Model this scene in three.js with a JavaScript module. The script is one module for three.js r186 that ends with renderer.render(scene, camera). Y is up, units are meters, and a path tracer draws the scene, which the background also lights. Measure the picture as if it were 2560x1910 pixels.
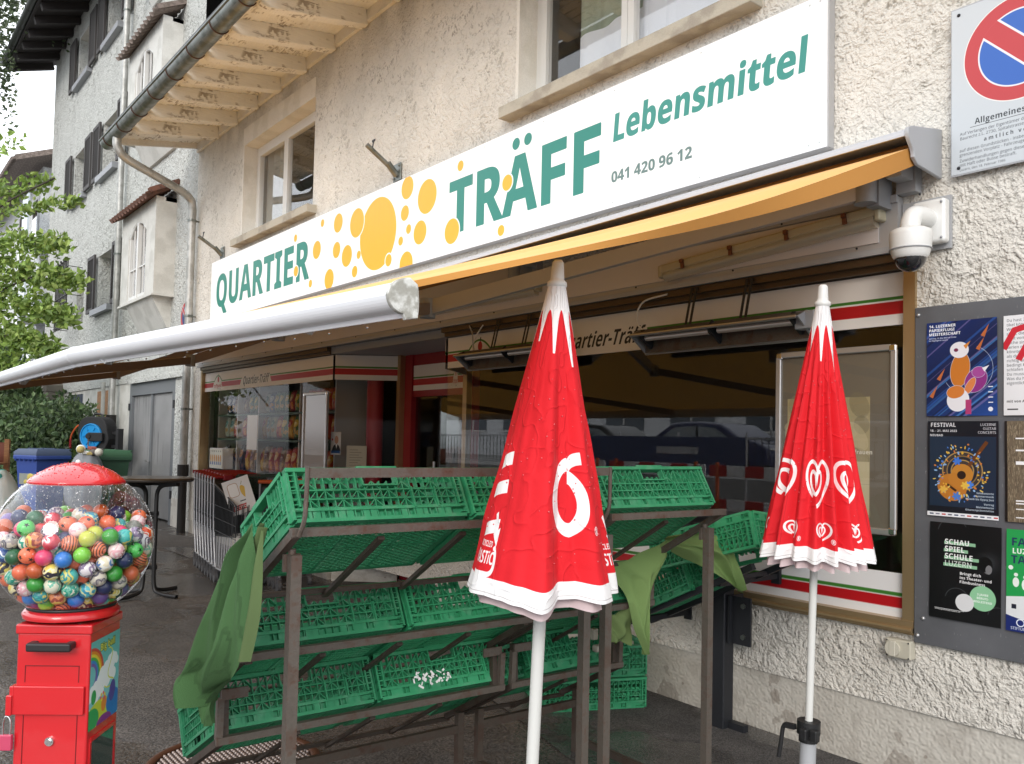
import * as THREE from 'three';
import { RoundedBoxGeometry } from 'three/addons/geometries/RoundedBoxGeometry.js';
import { ParametricGeometry } from 'three/addons/geometries/ParametricGeometry.js';
import { mergeGeometries, toCreasedNormals } from 'three/addons/utils/BufferGeometryUtils.js';

// ---------------------------------------------------------------- camera, sky, sun, exposure
const scene = new THREE.Scene();
const camera = new THREE.PerspectiveCamera(48.5856, 1024 / 764, 0.05, 400);
camera.rotation.order = 'YXZ';
camera.position.set(0, 1.55, 3.87);
camera.rotation.set(2.2218 * Math.PI / 180, 51.5508 * Math.PI / 180, 1.2319 * Math.PI / 180);
camera.setViewOffset(1024, 764, 0, -27.3, 1024, 764);
const renderer = new THREE.WebGLRenderer({ antialias: true });
renderer.setSize(1024, 764);
renderer.toneMapping = THREE.LinearToneMapping;
renderer.toneMappingExposure = 1.38;
renderer.shadowMap.enabled = true;
{ // overcast sky: bright everywhere, a little brighter towards the zenith and towards the veiled sun
  const W = 256, H = 128, d = new Float32Array(W * H * 4);
  for (let j = 0; j < H; j++) for (let i = 0; i < W; i++) {
    const el = ((j + .5) / H - .5) * Math.PI, az = (i + .5) / W * Math.PI * 2, s = Math.sin(el);
    const cl = 1 + .06 * Math.sin(az * 3 + 2.2 * Math.sin(el * 5)) * Math.cos(el) + .05 * Math.sin(az * 7 + 9 * el);
    let L = el > 0 ? 1.5 * (1 + .22 * s) / 1.22 * cl + .12 : .35;
    const o = (j * W + i) * 4; d[o] = L * .96; d[o + 1] = L * 1.0; d[o + 2] = L * 1.055; d[o + 3] = 1;
  }
  const t = new THREE.DataTexture(d, W, H, THREE.RGBAFormat, THREE.FloatType);
  t.mapping = THREE.EquirectangularReflectionMapping; t.magFilter = t.minFilter = THREE.LinearFilter; t.needsUpdate = true;
  scene.background = t; scene.environment = t; scene.environmentIntensity = 1;
}
const sun = new THREE.DirectionalLight(0xfff6ea, 1.0);
sun.position.set(5, 8, 11); sun.target.position.set(-5, 1, 0);
sun.castShadow = true; sun.shadow.radius = 40; sun.shadow.mapSize.set(2048, 2048);
Object.assign(sun.shadow.camera, { left: -22, right: 22, top: 18, bottom: -18, near: .5, far: 60 });
scene.add(sun, sun.target);

// ---------------------------------------------------------------- helpers
const PI = Math.PI, V3 = (x, y, z) => new THREE.Vector3(x, y, z), lerp = (a, b, t) => a + (b - a) * t, clamp = (x, a = 0, b = 1) => Math.min(b, Math.max(a, x));
const sstep = (a, b, x) => { const t = clamp((x - a) / (b - a)); return t * t * (3 - 2 * t); };
function rng(seed) { let s = seed >>> 0; return () => { s = (s + 0x6d2b79f5) | 0; let t = Math.imul(s ^ (s >>> 15), 1 | s); t = (t + Math.imul(t ^ (t >>> 7), 61 | t)) ^ t; return ((t ^ (t >>> 14)) >>> 0) / 4294967296; }; }
const ground = (x) => .02 - .0145 * x;
const taken = {};
function numbered(name) { const b = name.replace(/_\d{3}$/, ''); if (!(b in taken)) { taken[b] = 0; return b; } taken[b]++; return b + '_' + String(taken[b]).padStart(3, '0'); }
// geometry
function toUV(g, s, ox = 0, oy = 0) { // planar uv in metres by the face's main axis
  g = g.index ? g.toNonIndexed() : g; const p = g.attributes.position, n = g.attributes.normal, uv = new Float32Array(p.count * 2);
  for (let i = 0; i < p.count; i++) {
    const ax = Math.abs(n.getX(i)), ay = Math.abs(n.getY(i)), az = Math.abs(n.getZ(i)), x = p.getX(i), y = p.getY(i), z = p.getZ(i);
    let a, b; if (az >= ax && az >= ay) { a = x; b = y; } else if (ax >= ay) { a = z; b = y; } else { a = x; b = z; }
    uv[2 * i] = a * s + ox; uv[2 * i + 1] = b * s + oy;
  }
  g.setAttribute('uv', new THREE.BufferAttribute(uv, 2)); return g;
}
const bx = (w, h, d, x = 0, y = 0, z = 0, rx = 0, ry = 0, rz = 0) => { const g = new THREE.BoxGeometry(w, h, d); if (rx) g.rotateX(rx); if (ry) g.rotateY(ry); if (rz) g.rotateZ(rz); return g.translate(x, y, z); };
const bb = (x0, x1, y0, y1, z0, z1) => bx(x1 - x0, y1 - y0, z1 - z0, (x0 + x1) / 2, (y0 + y1) / 2, (z0 + z1) / 2);
const rb = (w, h, d, r, x = 0, y = 0, z = 0, seg = 2) => new RoundedBoxGeometry(w, h, d, seg, Math.min(r, w / 2.01, h / 2.01, d / 2.01)).translate(x, y, z);
const cyl = (r0, r1, h, x = 0, y = 0, z = 0, n = 24, open = false) => new THREE.CylinderGeometry(r1, r0, h, n, 1, open).translate(x, y + h / 2, z);
const sph = (r, x, y, z, a = 16, b = 12) => new THREE.SphereGeometry(r, a, b).translate(x, y, z);
function beam(p, q, w, h = w, up = V3(0, 1, 0)) { // rectangular bar between two points
  p = V3(...p); q = V3(...q); const d = q.clone().sub(p), L = d.length(); d.normalize();
  if (Math.abs(d.dot(up)) > .98) up = V3(0, 0, 1);
  const z = V3().crossVectors(d, up).normalize(), y = V3().crossVectors(z, d);
  const g = new THREE.BoxGeometry(L, h, w); g.applyMatrix4(new THREE.Matrix4().makeBasis(d, y, z).setPosition(p.add(q).multiplyScalar(.5))); return g;
}
function rod(p, q, r, n = 10) { p = V3(...p); q = V3(...q); const d = q.clone().sub(p), g = new THREE.CylinderGeometry(r, r, d.length(), n); g.applyQuaternion(new THREE.Quaternion().setFromUnitVectors(V3(0, 1, 0), d.clone().normalize())); return g.translate(...p.add(q).multiplyScalar(.5).toArray()); }
const tube = (pts, r, seg = 24, n = 10, tension = .5) => new THREE.TubeGeometry(new THREE.CatmullRomCurve3(pts.map((p) => V3(...p)), false, 'catmullrom', tension), seg, r, n, false);
function merge(list) { list = list.flat(); if (list.length === 1) return list[0]; return mergeGeometries(list.map((g) => { const c = g.index ? g.toNonIndexed() : g.clone(); for (const k of Object.keys(c.attributes)) if (!['position', 'normal', 'uv'].includes(k)) c.deleteAttribute(k); if (!c.attributes.normal) c.computeVertexNormals(); if (!c.attributes.uv) c.setAttribute('uv', new THREE.BufferAttribute(new Float32Array(c.attributes.position.count * 2), 2)); return c; })); }
function obj(name, geo, mat, parent = scene) {
  let g = Array.isArray(geo) ? merge(geo) : geo;
  if (mat.userData.s) { g = toUV(g, mat.userData.s, mat.userData.ox || 0, mat.userData.oy || 0); }
  const m = new THREE.Mesh(g, mat); m.name = parent === scene ? numbered(name) : name; m.castShadow = m.receiveShadow = true; parent.add(m); return m;
}
function tag(o, label, category, group) { o.userData.label = label; o.userData.category = category; if (group) o.userData.group = group; return o; }
function thing(name, label, category, pos = [0, 0, 0], turn = 0, group) { const o = new THREE.Group(); o.name = numbered(name); o.position.set(...pos); o.rotation.y = turn; scene.add(o); return tag(o, label, category, group); }
function copy(o, label, pos, turn) { const c = o.clone(); c.name = numbered(o.name); c.userData = { ...o.userData }; if (label) c.userData.label = label; if (pos) c.position.set(...pos); if (turn !== undefined) c.rotation.y = turn; scene.add(c); return c; }
const struct = (name, geo, mat) => { const m = obj(name, geo, mat); m.userData.kind = 'structure'; return m; };
const stuff = (m) => { m.userData.kind = 'stuff'; return m; };
// noise that tiles
function grid(seed, n) { const r = rng(seed), a = new Float32Array(n * n); for (let i = 0; i < n * n; i++) a[i] = r(); return a; }
const grids = {};
function vn(x, y, n, seed) { // value noise, period n cells
  const k = n + '_' + seed, g = grids[k] || (grids[k] = grid(seed * 977 + n, n)); let xi = Math.floor(x), yi = Math.floor(y); let fx = x - xi, fy = y - yi;
  fx = fx * fx * (3 - 2 * fx); fy = fy * fy * (3 - 2 * fy); xi = ((xi % n) + n) % n; yi = ((yi % n) + n) % n; const x1 = (xi + 1) % n, y1 = (yi + 1) % n;
  const a = g[yi * n + xi], b = g[yi * n + x1], c = g[y1 * n + xi], d = g[y1 * n + x1]; return a + (b - a) * fx + (c - a) * fy + (a - b - c + d) * fx * fy;
}
const fbm = (u, v, n, oct, seed) => { let s = 0, a = .5, t = 0; for (let o = 0; o < oct; o++) { s += a * vn(u * n, v * n, n, seed + o); t += a; a *= .5; n *= 2; } return s / t; };
function dtex(N, f, srgb) { // f(u,v) -> [r,g,b] in 0..1
  const d = new Uint8Array(N * N * 4); for (let j = 0; j < N; j++) for (let i = 0; i < N; i++) { const c = f(i / N, j / N), o = (j * N + i) * 4; for (let k = 0; k < 3; k++) d[o + k] = clamp(c[k]) * 255; d[o + 3] = 255; }
  const t = new THREE.DataTexture(d, N, N); t.wrapS = t.wrapT = THREE.RepeatWrapping; t.magFilter = THREE.LinearFilter; t.minFilter = THREE.LinearMipmapLinearFilter; t.generateMipmaps = true; if (srgb) t.colorSpace = THREE.SRGBColorSpace; t.needsUpdate = true; return t;
}
function ctex(w, h, draw, repeat) { const c = document.createElement('canvas'); c.width = w; c.height = h; draw(c.getContext('2d'), w, h); const t = new THREE.CanvasTexture(c); t.colorSpace = THREE.SRGBColorSpace; t.anisotropy = 8; if (repeat) t.wrapS = t.wrapT = THREE.RepeatWrapping; return t; }
const std = (c, rough = .6, metal = 0, o = {}) => { const m = new THREE.MeshStandardMaterial({ roughness: rough, metalness: metal, side: THREE.DoubleSide }); m.color.setRGB(...c); Object.assign(m, o); return m; };
const phy = (c, rough, o = {}) => { const m = new THREE.MeshPhysicalMaterial({ roughness: rough, side: THREE.DoubleSide }); m.color.setRGB(...c); Object.assign(m, o); return m; };
const scaled = (m, s) => { m.userData.s = s; return m; };

// ---------------------------------------------------------------- surfaces
// rough-cast plaster: worm-like ridges and pits
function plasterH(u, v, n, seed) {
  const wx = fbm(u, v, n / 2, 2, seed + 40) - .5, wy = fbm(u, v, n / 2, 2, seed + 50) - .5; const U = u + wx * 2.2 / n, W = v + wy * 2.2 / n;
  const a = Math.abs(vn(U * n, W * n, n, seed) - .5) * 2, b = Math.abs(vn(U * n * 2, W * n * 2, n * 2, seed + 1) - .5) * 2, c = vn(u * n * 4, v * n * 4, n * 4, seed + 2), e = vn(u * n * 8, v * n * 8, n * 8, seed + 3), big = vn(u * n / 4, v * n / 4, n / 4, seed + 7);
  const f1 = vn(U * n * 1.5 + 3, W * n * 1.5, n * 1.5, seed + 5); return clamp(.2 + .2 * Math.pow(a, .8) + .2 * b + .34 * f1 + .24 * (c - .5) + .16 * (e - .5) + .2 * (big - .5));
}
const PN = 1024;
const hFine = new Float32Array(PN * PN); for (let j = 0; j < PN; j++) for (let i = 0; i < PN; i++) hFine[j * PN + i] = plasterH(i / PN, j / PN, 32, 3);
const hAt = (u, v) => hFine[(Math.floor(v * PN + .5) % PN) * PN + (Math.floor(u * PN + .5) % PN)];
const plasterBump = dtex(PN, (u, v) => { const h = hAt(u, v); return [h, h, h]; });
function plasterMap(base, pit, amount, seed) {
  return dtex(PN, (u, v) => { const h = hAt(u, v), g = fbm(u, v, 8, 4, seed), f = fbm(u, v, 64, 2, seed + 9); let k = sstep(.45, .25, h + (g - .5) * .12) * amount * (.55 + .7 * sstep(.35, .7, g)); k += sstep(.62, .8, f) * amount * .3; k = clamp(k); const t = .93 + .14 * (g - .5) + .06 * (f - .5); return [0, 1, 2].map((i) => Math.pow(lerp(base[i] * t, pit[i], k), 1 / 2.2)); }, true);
}
const M = {};
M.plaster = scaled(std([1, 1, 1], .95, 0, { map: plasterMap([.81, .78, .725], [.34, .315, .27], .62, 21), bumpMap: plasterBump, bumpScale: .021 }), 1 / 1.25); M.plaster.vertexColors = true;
M.plasterNear = M.plaster; M.unusedPlaster = () => scaled(std([1, 1, 1], .95, 0, { map: plasterMap([.74, .71, .645], [.34, .32, .28], .55, 33), bumpMap: plasterBump, bumpScale: .03 }), 1 / 1.25);
M.plasterHouse = scaled(std([1, 1, 1], .95, 0, { map: plasterMap([.64, .645, .61], [.22, .215, .19], .75, 51), bumpMap: plasterBump, bumpScale: .04 }), 1 / 1.9);
const smoothNoise = dtex(512, (u, v) => { const g = fbm(u, v, 8, 5, 77), f = vn(u * 128, v * 128, 128, 5); const h = .6 * g + .4 * f; return [h, h, h]; });
const smoothCol = (a, b, seed, n = 6) => dtex(512, (u, v) => { const g = sstep(.35, .68, fbm(u, v, n, 5, seed)), f = vn(u * 128, v * 128, 128, seed) - .5; return [0, 1, 2].map((i) => Math.pow(clamp(lerp(a[i], b[i], g) * (1 + .1 * f)), 1 / 2.2)); }, true);
M.plinth = scaled(std([1, 1, 1], .9, 0, { map: dtex(1024, (u, v) => { const g = fbm(u, v, 6, 5, 61), f = vn(u * 128, v * 128, 128, 61), k = sstep(.68, .70, fbm(u, v, 8, 5, 65)) * .6, q = sstep(.55, .75, fbm(u, v, 16, 4, 67)) * .25; return [0, 1, 2].map((i) => Math.pow(clamp(lerp(lerp([.62, .59, .53][i], [.50, .47, .42][i], g) * (.95 + .1 * f), [.30, .26, .22][i], clamp(k + q))), 1 / 2.2)); }, true), bumpMap: smoothNoise, bumpScale: .008 }), 1 / 1.4);
M.render = scaled(std([1, 1, 1], .9, 0, { map: smoothCol([.66, .65, .61], [.56, .55, .51], 67), bumpMap: smoothNoise, bumpScale: .004 }), 1 / 1.1);
M.stone = scaled(std([1, 1, 1], .85, 0, { map: smoothCol([.46, .43, .36], [.34, .31, .26], 71), bumpMap: smoothNoise, bumpScale: .003 }), 1 / .7);
M.cream = scaled(std([1, 1, 1], .7, 0, { map: smoothCol([.76, .73, .67], [.68, .65, .58], 81), bumpMap: smoothNoise, bumpScale: .003 }), 1 / .9);
M.creamBoard = scaled(std([1, 1, 1], .75, 0, { map: dtex(1024, (u, v) => { const g = fbm(u, v, 8, 5, 91), w = vn(u * 16, v * 256, 256, 4) , s = sstep(.5, .62, fbm(u, v, 8, 5, 95)) * sstep(.35, .6, vn(u * 64, v * 64, 64, 6)) * sstep(.3, .6, vn(u * 16, v * 256, 256, 9)); return [.80, .78, .72].map((c, i) => Math.pow(clamp(lerp(c * (.9 + .2 * g) * (.96 + .08 * w), [.24, .19, .13][i], s * .75)), 1 / 2.2)); }, true), bumpMap: smoothNoise, bumpScale: .003 }), 1 / 1.6);
M.asphalt = scaled(std([1, 1, 1], 1, 0, {
  map: dtex(1024, (u, v) => { const g = fbm(u, v, 8, 5, 101), f = vn(u * 256, v * 256, 256, 7), e = vn(u * 512, v * 512, 512, 8), st = e > .93 ? .16 : 0, big = fbm(u, v, 4, 3, 107); return [.088, .079, .072].map((c, i) => Math.pow(clamp(c * (.35 + 1.3 * f) * (.6 + .8 * g) * (.6 + .8 * big) + st * [1, .95, .85][i]), 1 / 2.2)); }, true),
  bumpMap: dtex(1024, (u, v) => { const f = vn(u * 256, v * 256, 256, 7), e = vn(u * 512, v * 512, 512, 8), g = fbm(u, v, 8, 4, 101); const h = .4 * f + .25 * e + .35 * g; return [h, h, h]; }), bumpScale: .007,
}), 1 / 2);
M.asphalt.roughnessMap = dtex(512, (u, v) => { const g = fbm(u, v, 4, 5, 117), r = lerp(.14, .9, sstep(.40, .54, g)); return [0, r, 0]; });
M.rust = scaled(std([1, 1, 1], .55, .25, { map: dtex(512, (u, v) => { const g = fbm(u, v, 8, 5, 131), f = fbm(u, v, 32, 3, 137), k = sstep(.5, .66, g), q = sstep(.58, .7, f); return [0, 1, 2].map((i) => Math.pow(clamp(lerp(lerp([.105, .088, .072][i], [.15, .128, .108][i], f), [.10, .048, .03][i], clamp(k * .5 + q * .4))), 1 / 2.2)); }, true), bumpMap: smoothNoise, bumpScale: .001 }), 1 / .5);
M.rustDark = scaled(std([.6, .55, .52], .6, .25, { map: M.rust.map, bumpMap: smoothNoise, bumpScale: .001 }), 1 / .5);
M.zinc = scaled(std([1, 1, 1], .42, .75, { map: smoothCol([.25, .265, .25], [.15, .165, .15], 141, 10) }), 1 / .8);
M.zincPale = scaled(std([1, 1, 1], .5, .55, { map: smoothCol([.50, .50, .48], [.36, .36, .34], 143, 10) }), 1 / .8);
M.castIron = std([.025, .023, .022], .55, .4); M.black = std([.018, .018, .019], .45); M.blackRough = std([.02, .02, .021], .8); M.darkSteel = std([.028, .030, .036], .5, .3);
M.white = std([.80, .80, .80], .35); M.whitePlastic = std([.74, .74, .72], .4); M.coverGrey = std([.50, .51, .54], .35); M.whiteBar = std([.80, .81, .84], .28); M.alu = std([.62, .62, .63], .38, .8); M.aluMatt = std([.50, .50, .51], .5, .35); M.greyPaint = std([.30, .31, .33], .5); M.greyPale = std([.42, .43, .45], .5);
M.wire = std([.34, .34, .35], .35, .8); M.chrome = std([.72, .72, .72], .18, 1); M.gold = std([.46, .33, .18], .36, .7); M.goldDark = std([.12, .085, .055], .4, .6); M.windowWhite = std([.72, .71, .68], .4);
M.red = phy([.62, .012, .018], .3, { clearcoat: .9, clearcoatRoughness: .04 }); M.redPaint = std([.30, .012, .02], .45); M.orange = std([.62, .11, .03], .45);
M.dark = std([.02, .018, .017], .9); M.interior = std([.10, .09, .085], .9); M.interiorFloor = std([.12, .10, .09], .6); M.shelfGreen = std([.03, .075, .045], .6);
M.glass = phy([1, 1, 1], .01, { transmission: 1, thickness: 0, ior: 1.5 }); M.glassClear = phy([1, 1, 1], .01, { transmission: 1, thickness: 0, ior: 1.1 }); M.glassTint = phy([.72, .78, .74], .01, { transmission: 1, thickness: 0, ior: 1.55 });
M.tile = scaled(std([1, 1, 1], .8, 0, { map: smoothCol([.20, .085, .055], [.10, .05, .035], 151, 10) }), 1 / .4); M.tileGrey = scaled(std([1, 1, 1], .85, 0, { map: smoothCol([.24, .19, .165], [.14, .11, .09], 153, 10) }), 1 / .4);
M.shutter = std([.060, .054, .052], .65); M.woodDark = std([.035, .030, .030], .8); M.wood = scaled(std([1, 1, 1], .7, 0, { map: dtex(512, (u, v) => { const g = vn(u * 8, v * 64, 64, 3), f = fbm(u, v, 8, 4, 163), k = g * .6 + f * .4; return [.40, .21, .10].map((c) => Math.pow(c * (.6 + .8 * k), 1 / 2.2)); }, true) }), 1 / .5);
// ---------------------------------------------------------------- ground
{
  const g = new THREE.PlaneGeometry(130, 100, 130, 100).rotateX(-PI / 2); const p = g.attributes.position;
  for (let i = 0; i < p.count; i++) { const x = p.getX(i) - 15, z = p.getZ(i) + 10; p.setXYZ(i, x, ground(clamp(x, -24, 8)), z); }
  g.computeVertexNormals(); struct('ground', g, M.asphalt);
  const st = new THREE.PlaneGeometry(11, .75, 30, 3).rotateX(-PI / 2), q = st.attributes.position; // darker pavement strip along the wall
  for (let i = 0; i < q.count; i++) { const x = q.getX(i) - 5.2, z = q.getZ(i) + .37 + (q.getZ(i) > .3 ? .14 * (fbm(x * .13 + 4, .2, 8, 3, 9) - .5) + .45 * sstep(-5, -2.2, x) : 0); q.setXYZ(i, x, ground(x) + .005, z); }
  const dark = M.asphalt.clone(); dark.color.setRGB(.98, 1.02, 1.1); dark.userData = { s: 1 / 1.3 };
  struct('pavement', st, dark);
}
// a wall sheet in the plane z with rectangular openings; reveals go back by depth
function wallSheet(x0, x1, y0, y1, holes, z, depth, cell = .5, tint) {
  holes = holes.filter((h) => h[1] > x0 + .001 && h[0] < x1 - .001 && h[3] > y0 + .001 && h[2] < y1 - .001);
  const cut = (a, b, list) => { const s = new Set([a, b]); list.forEach((v) => { if (v > a && v < b) s.add(v); }); const r = [...s].sort((m, n) => m - n), out = [r[0]]; for (let i = 1; i < r.length; i++) { const n = Math.ceil((r[i] - r[i - 1]) / cell); for (let k = 1; k <= n; k++) out.push(lerp(r[i - 1], r[i], k / n)); } return out; };
  const xs = cut(x0, x1, holes.flatMap((h) => [h[0], h[1]])), ys = cut(y0, y1, holes.flatMap((h) => [h[2], h[3]]));
  const pos = [], quad = (a, b, c, d) => pos.push(...a, ...b, ...c, ...a, ...c, ...d);
  for (let i = 0; i + 1 < xs.length; i++) for (let j = 0; j + 1 < ys.length; j++) {
    const mx = (xs[i] + xs[i + 1]) / 2, my = (ys[j] + ys[j + 1]) / 2; if (holes.some((h) => mx > h[0] && mx < h[1] && my > h[2] && my < h[3])) continue;
    quad([xs[i], ys[j], z], [xs[i + 1], ys[j], z], [xs[i + 1], ys[j + 1], z], [xs[i], ys[j + 1], z]);
  }
  for (const h of holes) { const [a, b, c, d] = h, w = z - (h[4] ?? depth); quad([a, c, z], [a, d, z], [a, d, w], [a, c, w]); quad([b, c, w], [b, d, w], [b, d, z], [b, c, z]); quad([a, d, z], [b, d, z], [b, d, w], [a, d, w]); if (c > y0 + .01) quad([a, c, w], [b, c, w], [b, c, z], [a, c, z]); }
  const g = new THREE.BufferGeometry(); g.setAttribute('position', new THREE.Float32BufferAttribute(pos, 3)); g.computeVertexNormals();
  if (tint) { const c = new Float32Array(pos.length); for (let i = 0; i < pos.length; i += 3) { const t = tint(pos[i], pos[i + 1]); c[i] = t[0]; c[i + 1] = t[1]; c[i + 2] = t[2]; } g.setAttribute('color', new THREE.BufferAttribute(c, 3)); }
  return g;
}
// ---------------------------------------------------------------- the shop
const shop = thing('shop_building', 'cream rough-cast shop building with long white sign and display windows', 'building');
{
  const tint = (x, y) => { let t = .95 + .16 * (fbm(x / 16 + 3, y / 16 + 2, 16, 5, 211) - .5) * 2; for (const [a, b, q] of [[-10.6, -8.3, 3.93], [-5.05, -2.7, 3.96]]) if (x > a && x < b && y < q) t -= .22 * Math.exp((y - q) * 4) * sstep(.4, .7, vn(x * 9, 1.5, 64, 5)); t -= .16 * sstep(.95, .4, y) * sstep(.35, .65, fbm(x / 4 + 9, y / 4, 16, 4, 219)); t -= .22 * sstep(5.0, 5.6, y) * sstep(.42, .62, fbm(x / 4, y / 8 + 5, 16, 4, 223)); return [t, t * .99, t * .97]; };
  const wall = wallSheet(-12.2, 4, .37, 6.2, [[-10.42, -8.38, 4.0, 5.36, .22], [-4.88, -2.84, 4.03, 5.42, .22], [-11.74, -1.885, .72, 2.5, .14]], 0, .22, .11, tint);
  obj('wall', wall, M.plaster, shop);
  
  obj('plinth', [bb(-12.2, -7.82, -.1, .375, -.3, -.014), bb(-5.78, 4, -.1, .375, -.3, -.014)], M.plinth, shop);
  obj('end_wall', [bb(-12.2, -11.95, -.1, 6.2, -6, -.02), bb(3.8, 4, -.1, 6.2, -6, -.02), bb(-12.2, 4, -.1, 6.2, -6.2, -6)], M.render, shop);
  // rooms behind the glass
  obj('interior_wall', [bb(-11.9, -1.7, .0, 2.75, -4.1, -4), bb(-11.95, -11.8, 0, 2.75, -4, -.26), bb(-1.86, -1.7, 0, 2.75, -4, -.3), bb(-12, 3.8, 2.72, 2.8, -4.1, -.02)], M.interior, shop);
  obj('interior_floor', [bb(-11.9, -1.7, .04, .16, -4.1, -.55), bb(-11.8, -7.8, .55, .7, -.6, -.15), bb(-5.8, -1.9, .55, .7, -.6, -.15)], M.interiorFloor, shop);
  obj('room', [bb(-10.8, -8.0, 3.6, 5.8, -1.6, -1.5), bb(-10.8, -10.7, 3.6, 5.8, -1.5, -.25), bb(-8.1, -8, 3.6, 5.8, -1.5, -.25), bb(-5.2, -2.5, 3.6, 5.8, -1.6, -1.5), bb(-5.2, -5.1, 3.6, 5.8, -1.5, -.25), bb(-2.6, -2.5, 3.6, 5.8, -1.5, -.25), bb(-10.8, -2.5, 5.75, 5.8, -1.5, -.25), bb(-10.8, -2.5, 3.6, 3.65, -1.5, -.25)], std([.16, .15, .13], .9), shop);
  // stone surrounds, windows
  const upWin = (x0, x1, y0, y1, mid, curtainFn) => {
    const F = .07, z = -.17, w = obj('window', [bb(x0, x0 + F, y0, y1, z - .06, z), bb(x1 - F, x1, y0, y1, z - .06, z), bb(x0 + F, x1 - F, y1 - F, y1, z - .06, z), bb(x0 + F, x1 - F, y0, y0 + F, z - .06, z)], M.windowWhite, shop);
    const sash = (a, b) => { const s = .055; obj('sash', [bb(a, a + s, y0 + F, y1 - F, z - .045, z + .012), bb(b - s, b, y0 + F, y1 - F, z - .045, z + .012), bb(a + s, b - s, y0 + F, y0 + F + s, z - .045, z + .012), bb(a + s, b - s, y1 - F - s, y1 - F, z - .045, z + .012)], M.windowWhite, w); obj('pane', bb(a + s, b - s, y0 + F + s, y1 - F - s, z - .022, z - .018), M.glass, w); };
    sash(x0 + F, mid); sash(mid + .004, x1 - F); curtainFn(w, z);
    obj('sill', toUV(rb(x1 - x0 + .2, .09, .36, .008, (x0 + x1) / 2, y0 - .045, -.07), 1), M.stone, w);
    obj('jamb', [bb(x0 - .03, x0 + .004, y0, y1 + .02, -.2, .006), bb(x0 - .03, x1 + .0, y1 + .0, y1 + (x0 < -8 ? .22 : .03), -.21, .006)], M.cream, w);
    return w;
  };
  const cloth = (x0, x1, y0, y1, z, n, amp, mat, w, top) => { const g = new THREE.PlaneGeometry(x1 - x0, y1 - y0, n * 8, 6), p = g.attributes.position; for (let i = 0; i < p.count; i++) { const u = p.getX(i) / (x1 - x0) + .5; p.setZ(i, amp * Math.sin(u * n * PI * 2) + amp * .4 * Math.sin(u * n * 5.3)); } g.translate((x0 + x1) / 2, (y0 + y1) / 2, z); g.computeVertexNormals(); obj('curtain', g, mat, w); };
  const sheer = phy([.80, .82, .86], 1, { transmission: .3, thickness: 0 }), drape = std([.30, .30, .27], .95), green = std([.28, .32, .24], .9);
  upWin(-10.42, -8.38, 4.02, 5.22, -9.5, (w, z) => { cloth(-10.36, -9.62, 4.05, 5.2, z - .13, 4, .025, drape, w); cloth(-8.75, -8.42, 4.05, 5.2, z - .13, 3, .02, drape, w); });
  upWin(-4.88, -2.84, 4.05, 5.42, -3.92, (w, z) => { cloth(-4.5, -2.95, 4.06, 4.52, z - .1, 5, .015, sheer, w); cloth(-3.9, -2.9, 4.1, 5.4, z - .115, 5, .02, sheer, w); cloth(-4.55, -3.9, 4.3, 5.4, z - .15, 3, .02, green, w); });
  // eave: rafters, soffit boards, gutter
  const eave = obj('eave', [bb(-12.2, 4, 5.585, 5.72, .002, .04), beam([-12.2, 5.72, .05], [-12.2, 5.52, 1.16], .04, .16)], M.cream, shop);
  for (let k = 0; k < 13; k++) { // soffit boards
    const z0 = .04 + k * .0875, z1 = z0 + .0865, y = (z) => 5.725 - .165 * z; const g = beam([-12.18, y((z0 + z1) / 2) + (k % 3) * .001, (z0 + z1) / 2], [4, y((z0 + z1) / 2) + (k % 3) * .001, (z0 + z1) / 2], z1 - z0, .02); g.translate(0, 0, 0); obj('soffit_board', g, M.creamBoard, eave);
  }
  for (let k = 0; k < 15; k++) { // rafters with a rounded outer end
    const x = -11.36 + k * .682, s = new THREE.Shape(), h = .15; s.moveTo(0, 0); s.lineTo(1.0, 0); s.quadraticCurveTo(1.08, .01, 1.09, .08); s.lineTo(1.09, h); s.lineTo(0, h); s.lineTo(0, 0);
    const g = new THREE.ExtrudeGeometry(s, { depth: .11, bevelEnabled: true, bevelSize: .006, bevelThickness: .006, bevelSegments: 1, curveSegments: 5 }); g.translate(0, 0, -.055); g.rotateZ(-.165); g.rotateY(-PI / 2); g.translate(x, 5.555, .03); obj('rafter', g, M.creamBoard, shop);
  }
  const gs = new THREE.Shape(); gs.absarc(0, 0, .092, PI, 2 * PI, false); gs.absarc(0, 0, .087, 2 * PI, PI, true);
  const gut = new THREE.ExtrudeGeometry(gs, { depth: 15, bevelEnabled: false, curveSegments: 14 }).rotateY(PI / 2).translate(-12.26, 5.46, 1.2);
  const cap = new THREE.CircleGeometry(.092, 20, PI, PI).rotateY(-PI / 2).translate(-12.26, 5.46, 1.2);
  const gutter = obj('gutter', [gut, cap, rod([-12.26, 5.465, 1.295], [2.7, 5.465, 1.295], .012)], M.zinc, shop);
  for (let k = 0; k < 16; k++) { const s = new THREE.TorusGeometry(.097, .007, 6, 18, PI).rotateZ(PI).rotateY(PI / 2).translate(-12.05 + k * .682, 5.462, 1.2); s.scale(1, 1, 1); obj('gutter_bracket', s, std([.09, .045, .03], .5, .5), gutter); }
  obj('roof', [beam([-4.1, 5.72, 1.12], [-4.1, 7.6, -5], 16.4, .06, V3(0, 1, 0))], M.tileGrey, shop);
  obj('roof_edge', bb(-12.25, 4, 5.56, 5.62, 1.16, 1.22), M.black, shop);
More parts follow.
